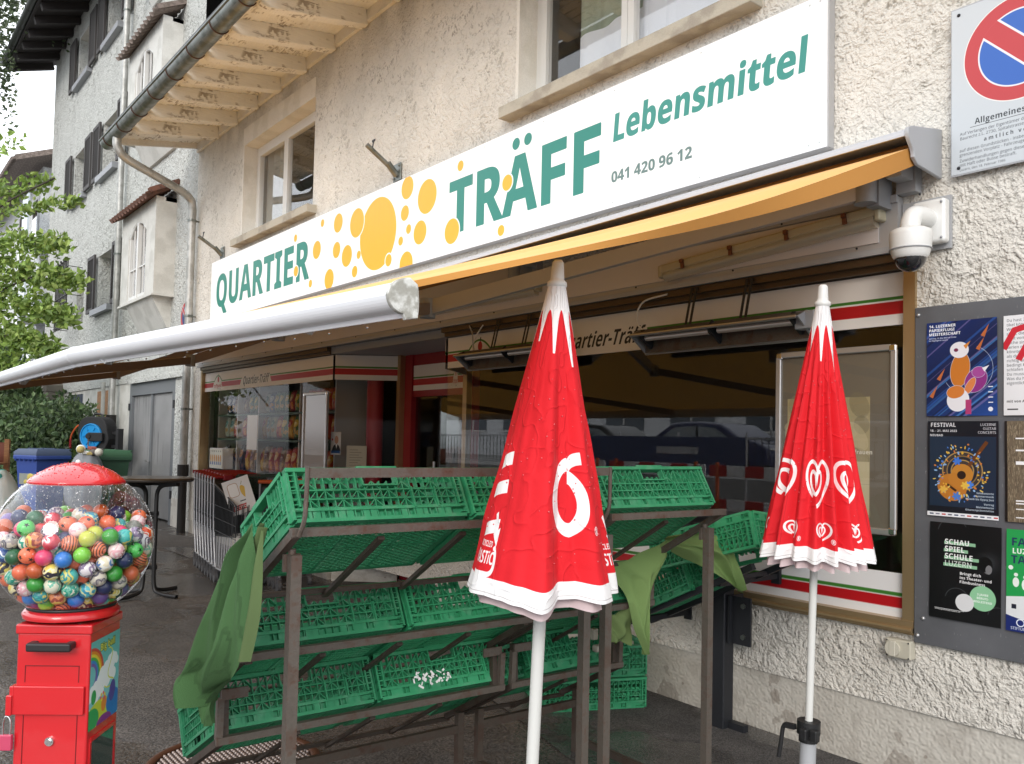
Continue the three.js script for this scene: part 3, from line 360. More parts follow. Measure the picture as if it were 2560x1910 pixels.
// ---------------------------------------------------------------- the long white sign
{
  const X0 = -11.31, X1 = -2.31, Y0 = 3.062, Y1 = 3.85, seams = [X0, -8.345, -5.36, X1], teal = '#0b7f72', amber = '#f9b014';
  const circles = [[-6.842, 3.441, .336], [-7.249, 3.619, .146], [-7.643, 3.693, .095], [-7.999, 3.76, .04], [-8.65, 3.719, .041], [-8.114, 3.501, .094], [-7.663, 3.425, .081], [-7.439, 3.33, .106], [-7.196, 3.302, .04], [-6.629, 3.161, .06], [-7.268, 3.151, .056], [-7.809, 3.152, .103], [-8.243, 3.166, .041], [-6.324, 3.08, .11], [-6.425, 3.3, .04], [-6.296, 3.383, .042], [-6.109, 3.319, .102], [-6.366, 3.537, .068], [-6.334, 3.755, .1], [-6.01, 3.608, .146], [-5.524, 3.751, .042]], over = [[-8.614, 3.351, .057], [-4.912, 3.474, .06], [-5.626, 3.241, .103], [-4.975, 3.127, .041], [-7.249, 3.619, .14], [-6.629, 3.161, .056]];
  const s = thing('shop_sign', 'long white shop sign with green lettering and amber dots above the awning', 'sign');
  const draw = (a, b) => ctex(2048, 540, (c, w, h) => {
    c.fillStyle = '#f6f7f9'; c.fillRect(0, 0, w, h); const k = w / (b - a), kh = h / (Y1 - Y0); c.setTransform(k, 0, 0, kh, -a * k, 0); const Y = (y) => Y1 - y;
    const text = (t, xa, xb, yb, cap, col, italic) => { c.save(); c.font = 'bold 100px sans-serif'; const tw = c.measureText(t).width; c.translate(xa, Y(yb)); c.scale((xb - xa) / tw, cap / 73); if (italic) c.transform(1, 0, -.1, 1, 0, 0); c.fillStyle = c.strokeStyle = col; c.lineJoin = 'round'; c.lineWidth = cap > .3 ? 2.2 : 3; c.fillText(t, 0, 0); c.strokeText(t, 0, 0); c.restore(); };
    const dot = (x, y, r, ring) => { c.beginPath(); c.arc(x, Y(y), r, 0, 7); if (ring) { c.lineWidth = .026; c.strokeStyle = '#f6f7f9'; c.stroke(); } c.fillStyle = amber; c.fill(); };
    circles.forEach((q) => dot(...q));
    text('QUARTIER', -11.12, -8.29, 3.232, .42, teal); text('TRAFF', -5.68, -3.9, 3.222, .43, teal);
    c.fillStyle = teal; for (const x of [-4.815, -4.678]) { c.beginPath(); c.arc(x, Y(3.74), .044, 0, 7); c.fill(); }
    over.forEach((q) => dot(...q, true));
    text('Lebensmittel', -3.83, -2.42, 3.487, .178, '#2b8a80', true); text('041 420 96 12', -3.825, -3.165, 3.222, .07, '#5f7a78');
    c.fillStyle = 'rgba(120,130,130,.45)'; for (const x of [X0 + .04, X1 - .04, ...Array.from({ length: 13 }, (_, i) => X0 + .5 + i * .7)]) for (const y of [Y0 + .03, Y1 - .03]) { c.beginPath(); c.arc(x, Y(y), .006, 0, 7); c.fill(); }
    const r = rng(9); c.globalAlpha = .012; c.fillStyle = '#6a6a60'; for (let i = 0; i < 90; i++) { const x = X0 + r() * 9; c.fillRect(x, Y(Y1 - r() * .2), .01 + .03 * r(), .1 + .5 * r()); } c.globalAlpha = 1;
  });
  for (let i = 0; i < 3; i++) { const a = seams[i], b = seams[i + 1], p = obj('sign_panel', plate(b - a - .003, Y1 - Y0, .006, (a + b) / 2, (Y0 + Y1) / 2, .058), M.white, s); obj('sign_face', new THREE.PlaneGeometry(b - a - .003, Y1 - Y0).translate((a + b) / 2, (Y0 + Y1) / 2, .0625), printed(draw(a, b), .3), p); }
  obj('sign_frame', [bb(X0, X1, Y1 - .02, Y1 + .006, .004, .0545), bb(X0, X1, Y0 - .004, Y0 + .02, .004, .0545), bb(X1 - .03, X1 + .004, Y0, Y1, .003, .0548), bb(X0 - .004, X0 + .03, Y0, Y1, .003, .0548)], M.aluMatt, s);
}
// flag pole holders
{
  const f = (x, y, l) => { const t = thing('flagpole_holder', l, 'flagpole holder', [x, y, 0]); obj('base_plate', [rb(.13, .16, .012, .004, 0, 0, .012), sph(.012, .04, .055, .02, 6, 5), sph(.012, -.04, -.055, .02, 6, 5)], M.zinc, t); obj('socket', [rod([0, -.01, .02], [.02, .17, .34], .022, 12), rod([0, -.03, .02], [.01, .06, .12], .03, 10)], M.zinc, t); obj('wing_screw', [rod([.015, .16, .28], [.015, .22, .27], .006, 6), bx(.05, .02, .006, .015, .225, .27)], M.darkSteel, t); return t; };
  f(-6.6, 3.965, 'grey metal flagpole holder on the plaster above the amber dots of the sign'); f(-11.06, 3.955, 'grey metal flagpole holder on the plaster near the left downpipe');
}
// ---------------------------------------------------------------- awning
{
  const a = thing('awning', 'extended orange fabric awning with white front bar in front of the shop', 'awning');
  const XR = -1.79, XL = -11.72, B0 = [-1.79, 1.90, 2.80], B1 = [-4.2, 1.897, 3.05], B2 = [XL, 1.9, 3.05];
  const cs = new THREE.Shape(); cs.moveTo(.0, 0); cs.lineTo(.27, -.045); cs.quadraticCurveTo(.30, -.052, .30, -.085); cs.lineTo(.29, -.085); cs.lineTo(.27, -.065); cs.lineTo(0, -.02);
  obj('cover', new THREE.ExtrudeGeometry(cs, { depth: XR - XL, bevelEnabled: false }).rotateY(-PI / 2).scale(-1, 1, 1).rotateY(0).translate(0, 3.0, .0).applyMatrix4(new THREE.Matrix4().makeScale(-1, 1, 1)).translate(XR, 0, 0).applyMatrix4(new THREE.Matrix4().set(1, 0, 0, 0, .0125, 1, 0, .0238, 0, 0, 1, 0, 0, 0, 0, 1)), M.coverGrey, a);
  obj('roller', [rod([XL, 2.77, .13], [XR - .02, 2.89, .13], .045, 18)], std([.42, .19, .05], .8), a);
  const es = new THREE.Shape(); es.moveTo(0, -.01); es.lineTo(.27, -.06); es.lineTo(.305, -.075); es.bezierCurveTo(.32, -.13, .25, -.14, .255, -.19); es.lineTo(.22, -.215); es.lineTo(0, -.232);
  const cap = new THREE.ExtrudeGeometry(es, { depth: .012, bevelEnabled: true, bevelSize: .003, bevelThickness: .003, bevelSegments: 1 }).rotateY(-PI / 2);
  obj('end_cap', cap.clone().translate(XR + .014, 3.02, .002), M.greyPale, a); obj('end_cap', cap.clone().translate(XL, 2.90, .002), M.greyPale, a);
  for (const x of [-1.86, -4.55, -7.1, -9.6]) obj('wall_bracket', [bx(.09, .16, .06, x - .05, 2.82, .03), bx(.07, .1, .14, x - .05, 2.84, .1)], M.greyPale, a);
  // fabric: from the roller down to the bar, slightly slack
  const fab = std([.62, .29, .06], .9); const fm = phy([.82, .42, .075], .95, { transmission: .16, thickness: 0 });
  const barAt = (x) => { const t = clamp((x - B0[0]) / (B1[0] - B0[0])); return x > B1[0] ? [lerp(B0[1], B1[1], t), lerp(B0[2], B1[2], t)] : [B1[1], 3.05]; };
  const g = new ParametricGeometry((u, v, o) => { const x = lerp(XR - .01, XL + .02, Math.pow(u, 1.5)), b = barAt(x), y0 = 2.895 + .0125 * (x + 1.8), z0 = .2, sag = .022 + .012 * Math.sin(x * 2.1) + .01 * Math.sin(x * 7 + v * 3), edge = Math.exp(-(XR - x) * 6) * .012; o.set(x, lerp(y0, b[0] + .035, v) - sag * Math.sin(PI * v) - edge * Math.sin(PI * v), lerp(z0, b[1], v)); }, 90, 20); g.computeVertexNormals();
  const F = obj('fabric', g, fm, a);
  const hem = new ParametricGeometry((u, v, o) => { const b = barAt(XR), sag = .022 + .012 * Math.sin(XR * 2.1) + .01 * Math.sin(XR * 7 + u * 3); o.set(XR - .008 + .012 * Math.sin(u * 9) * v, lerp(2.895, b[0] + .035, u) - (sag + .012) * Math.sin(PI * u) - v * lerp(.085, .018, sstep(0, .85, u)), lerp(.2, b[1], u)); }, 30, 3); hem.computeVertexNormals(); obj('fabric_edge', hem, std([.50, .23, .05], .9), F);
  // front bar with rounded profile
  const ps = new THREE.Shape(); ps.moveTo(-.012, .042); ps.quadraticCurveTo(.034, .04, .04, .002); ps.quadraticCurveTo(.036, -.034, 0, -.038); ps.lineTo(-.006, -.05); ps.lineTo(-.03, -.046); ps.quadraticCurveTo(-.036, -.01, -.028, .03); ps.lineTo(-.012, .042);
  const seg = (p, q) => { const d = V3(q[0] - p[0], q[1] - p[1], q[2] - p[2]), L = d.length(); d.normalize(); const up = V3(0, 1, 0), out = V3().crossVectors(up, d).normalize(); if (out.z < 0) out.negate(); const y = V3(0, 1, 0).addScaledVector(d, -d.y).normalize(); const e = new THREE.ExtrudeGeometry(ps, { depth: L, bevelEnabled: false, curveSegments: 8 }); const m = new THREE.Matrix4().makeBasis(out, y, d).setPosition(...p); e.applyMatrix4(m); return e; };
  const bar = obj('front_bar', seg(B0, B1), M.whiteBar, a); obj('front_bar', seg([B1[0] - .004, B1[1], B1[2]], B2), M.whiteBar, a); obj('bar_joint', sph(.041, B1[0], B1[1], B1[2], 14, 10), M.whiteBar, bar);
  const ec = new THREE.ExtrudeGeometry(ps, { depth: .012, bevelEnabled: true, bevelSize: .006, bevelThickness: .004, bevelSegments: 2, curveSegments: 8 }); ec.rotateY(PI / 2).rotateY(-.12); ec.applyMatrix4(new THREE.Matrix4().makeRotationY(-PI)).translate(B0[0] + .012, B0[1], B0[2]);
  obj('bar_end_cap', ec, scaled(std([1, 1, 1], .6, 0, { map: smoothCol([.66, .66, .63], [.36, .35, .31], 411, 12) }), 4), bar);
  for (let i = 0; i < 22; i++) obj('drop', sph(.004, lerp(-2, -6, i / 22), 1.847 - .002 * (i % 3), lerp(2.78, 3.03, Math.min(1, i / 12)), 6, 5), M.chrome, bar);
  // folding arms
  const arm = (S, E, B, m1, m2) => { const u = obj('upper_arm', [beam(S, E, .045, .075)], m1, a); obj('shoulder_joint', [cyl(.05, .05, .12, S[0], S[1] - .06, S[2], 14), bx(.06, .14, .12, S[0] + .02, S[1], S[2] - .09)], M.greyPaint, u); obj('elbow', [cyl(.042, .042, .1, E[0], E[1] - .05, E[2], 14)], M.greyPaint, u); const f = obj('forearm', [beam(E, B, .04, .06)], m2, a); obj('bar_bracket', [beam(B, [B[0] - .03, B[1] - .05, B[2] + .03], .05, .03)], M.greyPale, f); };
  const cb = std([.50, .46, .42], .45, .2), br = std([.24, .18, .15], .5, .2);
  arm([-2.03, 2.745, .2], [-3.71, 2.235, 1.5], [-2.42, 1.93, 2.72], cb, br); arm([-4.65, 2.745, .2], [-5.1, 2.21, 1.72], [-3.83, 1.9, 2.97], cb, br); arm([-7.15, 2.745, .2], [-7.5, 2.2, 1.5], [-5.95, 1.9, 2.97], br, br); arm([-9.65, 2.745, .2], [-10, 2.2, 1.5], [-8.4, 1.9, 2.97], br, br);
}
// ---------------------------------------------------------------- lamps and heaters under the awning
{
  const lamp = (x0, x1, y0, y1, label) => { const t = thing('fluorescent_lamp', label, 'lamp', [x0, y0, .075]), L = x0 - x1, dy = y1 - y0; t.rotation.z = -Math.atan2(dy, L) * 1; const c = std([.52, .47, .33], .45); const b = obj('housing', [rb(L, .05, .07, .012, -L / 2, .045, 0)], c, t); obj('diffuser', [rod([-.02, .005, .0], [-L + .02, .005, 0], .036, 14)], phy([.92, .88, .76], .25, { transmission: .7, thickness: 0 }), t); obj('tube', rod([-.06, .008, 0], [-L + .06, .008, 0], .013, 10), std([.62, .60, .54], .4), t); for (const q of [.12, .36, .62, .87]) obj('clip', [bx(.02, .035, .09, -L * q, .032, .0), bx(.02, .02, .02, -L * q, .055, .045)], std([.20, .075, .04], .5, .3), t); obj('end_stop', [rb(.03, .075, .08, .01, -.0, .03, 0), rb(.03, .075, .08, .01, -L, .03, 0)], c, t); };
  lamp(-2.02, -3.36, 2.63, 2.545, 'yellowed fluorescent lamp under the awning next to the dome camera'); lamp(-4.5, -5.85, 2.615, 2.61, 'fluorescent lamp with rusty clips above the left window band, left of the front parasol');
  const heat = (x0, x1, label, straps) => {
    const t = thing('radiant_heater', label, 'heater', [(x0 + x1) / 2, 2.185, .13]), L = x0 - x1; const s = new THREE.Shape(); s.moveTo(-.085, -.045); s.lineTo(-.04, .035); s.lineTo(.04, .035); s.lineTo(.085, -.045); s.lineTo(.08, -.05); s.lineTo(.036, .028); s.lineTo(-.036, .028); s.lineTo(-.08, -.05);
    obj('hood', [new THREE.ExtrudeGeometry(s, { depth: L, bevelEnabled: false }).rotateY(PI / 2).translate(-L / 2, 0, 0).rotateX(-.62)], scaled(std([1, 1, 1], .5, .3, { map: M.rust.map }), 2), t);
    obj('rim', [bx(L, .012, .012, 0, -.048, .084).rotateX(-.62), bx(L, .012, .012, 0, -.048, -.084).rotateX(-.62)], M.alu, t);
    const es = new THREE.Shape(); es.moveTo(-.085, -.045); es.lineTo(-.04, .035); es.lineTo(.04, .035); es.lineTo(.085, -.045); for (const x of [-L / 2 - .01, L / 2]) obj('end_plate', new THREE.ExtrudeGeometry(es, { depth: .01, bevelEnabled: false }).rotateY(PI / 2).translate(x, 0, 0).rotateX(-.62), M.greyPaint, t);
    for (const q of [-1, 1]) obj('heating_tube', rod([q * .03, -.012, .015], [q * (L / 2 - .06), -.012, .015], .02, 14).rotateX(-.62), phy([.75, .70, .66], .15, { metalness: .5, clearcoat: .6 }), t);
    for (const g of [bx(.012, .06, .13, 0, -.01, 0), bx(.02, .05, .12, L / 2 - .05, -.01, 0), bx(.02, .05, .12, -L / 2 + .05, -.01, 0)]) obj('tube_support', g.rotateX(-.62), M.darkSteel, t);
    for (const q of straps) for (const d of [0, .032]) { const L2 = []; const A = [q + d, .275, -.07], B = [q + d - .0, .03, -.01]; L2.push(beam(A, B, .016, .003, V3(0, 0, 1))); obj('strap', L2, M.darkSteel, t); }
    return t;
  };
  const h1 = heat(-2.37, -3.48, 'long grey infrared heater with two tubes hanging over the right window', [-.23, .145]); obj('cable', tube([[-.5, .03, -.02], [-.60, .08, -.03], [-.64, .16, -.05], [-.60, .24, -.07], [-.42, .262, -.075]], .006, 30, 6), M.whitePlastic, h1); obj('switch_box', rb(.11, .09, .07, .008, .56, -.0, 0), M.greyPaint, h1);
  const h2 = heat(-4.2, -5.32, 'long brown infrared heater half hidden by the front parasol', [-.235, .127]); obj('cable', tube([[-.46, .03, -.02], [-.50, .10, -.04], [-.48, .18, -.06], [-.42, .255, -.075]], .006, 30, 6), M.whitePlastic, h2); obj('cable', tube([[-.45, .03, -.02], [-.50, .12, -.04], [-.54, .20, -.06], [-.60, .265, -.075]], .006, 30, 6), M.greyPale, h2);
}
// dome camera
{
  const t = thing('dome_camera', 'white dome surveillance camera on a wall arm below the awning end', 'camera', [-1.80, 2.56, 0]); const w = phy([.82, .82, .80], .3, { clearcoat: .3 });
  obj('wall_box', [rb(.15, .2, .055, .016, 0, .02, .05, 3)], w, t); obj('arm', tube([[0, .03, .07], [0, .035, .13], [-.01, .03, .185], [-.015, -.005, .205], [-.015, -.04, .205]], .042, 30, 18), w, t);
  const lat = new THREE.LatheGeometry([[.0, .0], [.06, .0], [.085, -.012], [.088, -.03], [.086, -.09], [.075, -.125], [.065, -.135]].map((p) => new THREE.Vector2(...p)), 32).translate(-.015, -.03, .205); obj('body', [lat], w, t);
  obj('body_ring', new THREE.TorusGeometry(.087, .003, 6, 32).rotateX(PI / 2).translate(-.015, -.125, .205), M.greyPale, t); obj('dome', new THREE.SphereGeometry(.066, 24, 12, 0, 7, PI / 2, PI / 2).translate(-.015, -.158, .205), phy([.01, .01, .012], .05, { clearcoat: 1 }), t);
  for (const [x, y] of [[.06, .1], [-.06, .1], [.06, -.06]]) obj('screw', sph(.006, x, y, .08, 6, 5), M.greyPaint, t);
}
// ---------------------------------------------------------------- signs, notice board, posters
{
  const ps = thing('parking_sign', 'grey no-parking plate with red and blue disc on the wall at top right', 'sign', [-1.44, 3.15, .03]);
  const pt = ctex(768, 1024, (c, w, h) => { c.fillStyle = '#c5cace'; c.fillRect(0, 0, w, h); const X = w / 2, Y = 350, R = 306; c.fillStyle = '#e9e6e2'; c.beginPath(); c.arc(X, Y, R + 6, 0, 7); c.fill(); c.fillStyle = '#bf3a3e'; c.beginPath(); c.arc(X, Y, R, 0, 7); c.fill(); c.fillStyle = '#e4e2e6'; c.beginPath(); c.arc(X, Y, R * .745, 0, 7); c.fill(); c.fillStyle = '#2f62b8'; c.beginPath(); c.arc(X, Y, R * .715, 0, 7); c.fill(); c.save(); c.beginPath(); c.arc(X, Y, R * .75, 0, 7); c.clip(); c.translate(X, Y); c.rotate(PI / 4); c.fillStyle = '#e4e2e6'; c.fillRect(-R, -66, 2 * R, 132); c.fillStyle = '#bf3a3e'; c.fillRect(-R, -54, 2 * R, 108); c.restore();
    c.fillStyle = '#33383c'; c.textAlign = 'center'; c.font = 'bold 48px sans-serif'; c.fillText('Allgemeines Parkverbot', X + 30, 740); c.fillRect(110, 752, 600, 3); c.font = '25px sans-serif'; c.textAlign = 'left'; ['Auf Verlangen der Eigentümer der Grundstücke', 'Baurecht z.L. 2730, Spitalstrasse 17, Luzern'].forEach((s, i) => c.fillText(s, 50, 790 + i * 28)); c.textAlign = 'center'; c.font = 'bold 32px sans-serif'; c.fillText('a m t l i c h   v e r b o t e n', X, 856); c.textAlign = 'left'; c.font = '25px sans-serif'; ['auf diesen Grundstücken - insbesondere auf dem an-', 'grenzenden Vorplatz - Fahrzeuge aller Art abzustellen.', 'Zuwiderhandlungen gegen dieses Verbot werden', 'mit Haft oder Busse bestraft.'].forEach((s, i) => c.fillText(s, 48, 892 + i * 27 + (i > 1 ? 8 : 0))); c.font = '20px sans-serif'; c.fillText('Luzern, den 18. Februar 1986', 48, 1008); });
  obj('plate', rb(.56, .76, .006, .003, 0, 0, 0), M.greyPale, ps); obj('face', new THREE.PlaneGeometry(.552, .745).translate(0, 0, .0045), printed(pt, .35), ps); for (const [x, y] of [[-.245, .345], [-.245, -.345], [.245, .345], [.245, -.345]]) obj('screw', sph(.008, x, y, .004, 8, 6), M.darkSteel, ps);
  const rs = thing('round_sign', 'small round no-parking disc behind the shop downpipe', 'sign', [-12.42, 3.26, .03]); obj('disc', cyl(.2, .2, .01, 0, 0, 0, 32).rotateX(PI / 2), M.greyPale, rs); obj('face', new THREE.CircleGeometry(.2, 32).translate(0, 0, .011), printed(ctex(256, 256, (c) => { c.fillStyle = '#b52a30'; c.fillRect(0, 0, 256, 256); c.fillStyle = '#1d3470'; c.beginPath(); c.arc(128, 128, 92, 0, 7); c.fill(); c.save(); c.translate(128, 128); c.rotate(PI / 4); c.fillStyle = '#ddd'; c.fillRect(-128, -22, 256, 44); c.fillStyle = '#b52a30'; c.fillRect(-128, -16, 256, 32); c.restore(); })), rs);
  const nb = thing('notice_board', 'anthracite notice board covered with posters on the right wall', 'notice board'); const bm = scaled(std([1, 1, 1], .5, 0, { map: dtex(512, (u, v) => { const g = fbm(u, v, 8, 4, 421), s = vn(u * 256, v * 32, 256, 4) > .975 ? .5 : 0; return [.34 + .06 * g + s * .3, .345 + .06 * g + s * .3, .36 + .06 * g + s * .3]; }, true) }), 1.2); obj('board', rb(.96, 1.52, .02, .004, -1.403, 1.445, .016), bm, nb); obj('bolt', [[-1.865, .72], [-1.84, .8], [-1.865, 2.17], [-1.05, .72]].map(([x, y]) => sph(.009, x, y, .027, 8, 6)), M.alu, nb);
  const F = (c, s, x, y, font, col, al = 'left') => { c.font = font; c.fillStyle = col; c.textAlign = al; c.fillText(s, x, y); };
  const poster = (label, x, y, tex, tilt = 0, curl = .004) => { const g = new ParametricGeometry((u, v, o) => o.set((u - .5) * .297, (v - .5) * .42, curl * (Math.sin(u * 5 + v * 3) + .8 * Math.cos(v * 7 - u * 2)) * .5 + curl), 12, 14); g.computeVertexNormals(); const m = obj('poster', g, printed(tex, .38)); m.position.set(x, y, .029); m.rotation.z = tilt; tag(m, label, 'poster'); return m; };
  poster('blue poster with stylised birds, topmost of the left poster column', -1.675, 1.917, ctex(424, 600, (c, w, h) => {
    const g = c.createLinearGradient(0, 0, w, h); g.addColorStop(0, '#16306e'); g.addColorStop(.5, '#0c1c46'); g.addColorStop(1, '#1f4a94'); c.fillStyle = g; c.fillRect(0, 0, w, h); const r = rng(3); for (let i = 0; i < 26; i++) { c.strokeStyle = ['#2f66b8', '#0a1430', '#4a88c8', '#9a7ab0'][i % 4]; c.lineWidth = 2 + 14 * r(); c.globalAlpha = .5; c.beginPath(); const y = r() * 800 - 50; c.moveTo(-20, y + 160); c.quadraticCurveTo(w / 2, y - 40, w + 20, y - 220); c.stroke(); } c.globalAlpha = 1;
    c.strokeStyle = '#cfd8e8'; c.lineWidth = 2; c.beginPath(); c.arc(250, 310, 150, -1.2, 2.6); c.stroke(); const el = (x, y, a, b, t, col) => { c.fillStyle = col; c.beginPath(); c.ellipse(x, y, a, b, t, 0, 7); c.fill(); c.stroke(); };
    el(205, 310, 58, 110, .12, '#c8762a'); el(200, 185, 56, 50, 0, '#e9e6ea'); c.fillStyle = '#d98a3c'; c.beginPath(); c.moveTo(225, 160); c.lineTo(268, 132); c.lineTo(240, 182); c.fill(); el(180, 185, 14, 12, 0, '#7a2a4a'); el(300, 380, 62, 80, .5, '#8c3080'); el(315, 330, 40, 34, 0, '#a44a96'); c.fillStyle = '#e8e6ea'; c.beginPath(); c.moveTo(335, 305); c.lineTo(378, 290); c.lineTo(350, 330); c.fill(); el(265, 415, 24, 58, .5, '#d8804a'); el(195, 500, 66, 72, .2, '#e6e4e8'); el(180, 450, 54, 40, -.2, '#d07a34'); c.fillStyle = '#b03a70'; c.fillRect(240, 500, 34, 90); c.fillStyle = '#c06a3a'; [[95, 330], [50, 440], [330, 150], [360, 70]].forEach(([x, y]) => { c.save(); c.translate(x, y); c.rotate(.5); c.beginPath(); c.moveTo(-12, 45); c.lineTo(0, -40); c.lineTo(14, 45); c.fill(); c.restore(); });
    F(c, '14. LUZERNER', 14, 34, 'bold 25px sans-serif', '#fff'); F(c, 'PAPIERFLUGI', 14, 60, 'bold 25px sans-serif', '#fff'); F(c, 'MEISTERSCHAFT', 14, 86, 'bold 25px sans-serif', '#fff'); F(c, 'Samstag, 13. Mai 2023 ab 13 Uhr', 14, 106, 'bold 11px sans-serif', '#dde'); F(c, 'im Vögeligärtli Luzern', 14, 120, 'bold 11px sans-serif', '#dde'); c.fillStyle = '#e8e8f0'; c.beginPath(); c.arc(385, 560, 14, 0, 7); c.fill(); for (let i = 0; i < 4; i++) c.fillRect(372, 420 + i * 32, 28, 6);
  }), .0);
  poster('dark festival poster with a flowered guitar, middle of the left poster column', -1.67, 1.474, ctex(424, 600, (c, w, h) => {
    c.fillStyle = '#12161f'; c.fillRect(0, 0, w, h); c.fillStyle = '#1c2c40'; c.fillRect(14, 96, w - 28, 440); const r = rng(8); c.save(); c.translate(212, 330); for (let k = 0; k < 7; k++) { c.strokeStyle = ['#8a6a3a', '#4a3a2a', '#a9854a', '#2a2420'][k % 4]; c.lineWidth = 8; c.beginPath(); c.arc(0, -20, 40 + k * 13, 0, 7); c.stroke(); } c.rotate(.62); const el = (x, y, a, b, col) => { c.fillStyle = col; c.beginPath(); c.ellipse(x, y, a, b, 0, 0, 7); c.fill(); }; c.fillStyle = '#6a3c1c'; c.fillRect(-11, -250, 22, 210); el(0, 105, 92, 80, '#b8742a'); el(0, 0, 66, 62, '#c08030'); el(0, 52, 60, 40, '#bc7a2c'); el(0, 8, 26, 26, '#2a1a10'); c.fillStyle = '#3a2412'; c.fillRect(-34, 100, 68, 14); c.restore();
    for (let i = 0; i < 120; i++) { const a = r() * 6.28, q = 110 + r() * 80; c.fillStyle = ['#4a7ac8', '#d8a838', '#c87838', '#8ab0d8', '#e0c060'][i % 5]; c.beginPath(); c.ellipse(205 + Math.cos(a) * q * .9, 330 + Math.sin(a) * q, 4 + 7 * r(), 3 + 4 * r(), a, 0, 7); c.fill(); } for (const [x, y, q] of [[180, 250, '#3f74d0'], [255, 395, '#4a80d8'], [230, 400, '#e0b848'], [180, 470, '#4a7ac8'], [100, 430, '#e0b048']]) for (let k = 0; k < 7; k++) { c.fillStyle = q; c.beginPath(); c.ellipse(x + 14 * Math.cos(k), y + 14 * Math.sin(k), 13, 7, k, 0, 7); c.fill(); }
    F(c, 'FESTIVAL', 16, 36, 'bold 36px sans-serif', '#d8d8dc'); F(c, '18. - 21. MAI 2023', 14, 68, 'bold 20px sans-serif', '#d8d8dc'); F(c, 'NEUBAD', 14, 96, 'bold 20px sans-serif', '#d8d8dc'); F(c, 'LUCERNE', w - 14, 30, '22px sans-serif', '#d8d8dc', 'right'); F(c, 'GUITAR', w - 14, 54, '22px sans-serif', '#d8d8dc', 'right'); F(c, 'CONCERTS', w - 14, 78, '22px sans-serif', '#d8d8dc', 'right'); ['Solokonzerte', 'Kammermusik', 'Klassik bis Gypsy Jazz', 'Vortrag', 'Meisterkurse', 'Gitarrenpräsentation'].forEach((s, i) => F(c, s, w - 26, 448 + i * 19 + (i > 2 ? 10 : 0), 'bold 16px sans-serif', '#b8c4d0', 'right')); c.fillStyle = '#eceef2'; c.fillRect(0, h - 26, w, 26); for (let i = 0; i < 11; i++) { c.fillStyle = ['#3a4a6a', '#889', '#c44', '#667'][i % 4]; c.fillRect(16 + i * 38, h - 17, 24, 8); }
  }), -.004);
  poster('black drama school poster with white and mint lettering, lowest of the left poster column', -1.66, 1.026, ctex(424, 600, (c, w, h) => {
    c.fillStyle = '#0c0d0f'; c.fillRect(0, 0, w, h); const g = c.createRadialGradient(350, 220, 10, 350, 220, 110); g.addColorStop(0, '#3a3c40'); g.addColorStop(1, 'rgba(12,13,15,0)'); c.fillStyle = g; c.fillRect(0, 0, w, h); c.fillStyle = '#6a6a6c'; c.beginPath(); c.ellipse(345, 255, 24, 34, .1, 0, 7); c.fill(); c.fillStyle = '#08090a'; c.beginPath(); c.ellipse(330, 232, 44, 46, 0, 0, 7); c.fill(); c.fillStyle = '#7a7a7c'; c.beginPath(); c.ellipse(352, 262, 19, 28, .1, 0, 7); c.fill(); c.strokeStyle = '#3a3c3e'; c.lineWidth = 5; [[60, 60, 90], [90, 470, 70], [330, 540, 60]].forEach(([x, y, q]) => { c.beginPath(); c.arc(x + 80, y, q, 3.3, 5.8); c.stroke(); });
    c.fillStyle = '#8fbf9a'; [[88, 128, 186], [86, 174, 144], [88, 220, 206], [84, 264, 200]].forEach(([x, y, l]) => c.fillRect(x, y - 14, l, 20)); F(c, 'SCHAU', 90, 134, 'bold 46px sans-serif', '#f0f2f0'); F(c, 'SPIEL', 90, 178, 'bold 46px sans-serif', '#f0f2f0'); F(c, 'SCHULE', 90, 223, 'bold 46px sans-serif', '#f0f2f0'); F(c, 'LUZERN', 90, 267, '46px sans-serif', '#dfe8e0'); F(c, 'Bringt dich', 182, 314, 'bold 24px sans-serif', '#f2f2f2'); F(c, 'ins Theater- und', 182, 340, 'bold 24px sans-serif', '#f2f2f2'); F(c, 'Filmbusiness', 182, 366, 'bold 24px sans-serif', '#f2f2f2'); c.fillStyle = '#8fc79c'; c.beginPath(); c.arc(320, 440, 76, 0, 7); c.fill(); ['3 JAHRE', 'BERUFS-', 'BEGLEITEND'].forEach((s, i) => F(c, s, 320, 424 + i * 22, 'bold 18px sans-serif', '#e8f4ea', 'center')); c.fillStyle = '#d9dadb'; c.beginPath(); c.arc(216, 482, 54, 0, 7); c.fill(); c.fillStyle = '#c8c9ca'; c.fillRect(34, 536, 180, 3); F(c, 'schauspielschule-luzern.ch', 36, 548, 'bold 12px sans-serif', '#ddd');
  }), -.012);
  poster('white typed poster with a red brush stroke, topmost of the right poster column', -1.352, 1.917, ctex(424, 600, (c, w, h) => { c.fillStyle = '#e4e4e6'; c.fillRect(0, 0, w, h); ['Du hast 73 Ar-', 'tikel könntest', 'Weil jeder es', 'sieht, die Nach-', 'richt vom Be-', 'suche sind in', 'Serien mit un', 'könnte sein', 'als du denkst', 'richtig un-', 'bedingt kalt', 'schlafen und', 'Du musst das', 'Was du heute', 'eigentlich nur'].forEach((s, i) => F(c, s, 16, 38 + i * 27, '24px sans-serif', '#3c3e44')); F(c, 'mit von ACT', 16, 524, 'bold 22px sans-serif', '#333'); c.fillStyle = '#444'; c.fillRect(20, 560, 60, 8); c.strokeStyle = '#c81e30'; c.lineWidth = 36; c.beginPath(); c.moveTo(0, 200); c.lineTo(60, 90); c.lineTo(130, 70); c.moveTo(80, 270); c.lineTo(170, 100); c.lineTo(300, 250); c.stroke(); }));
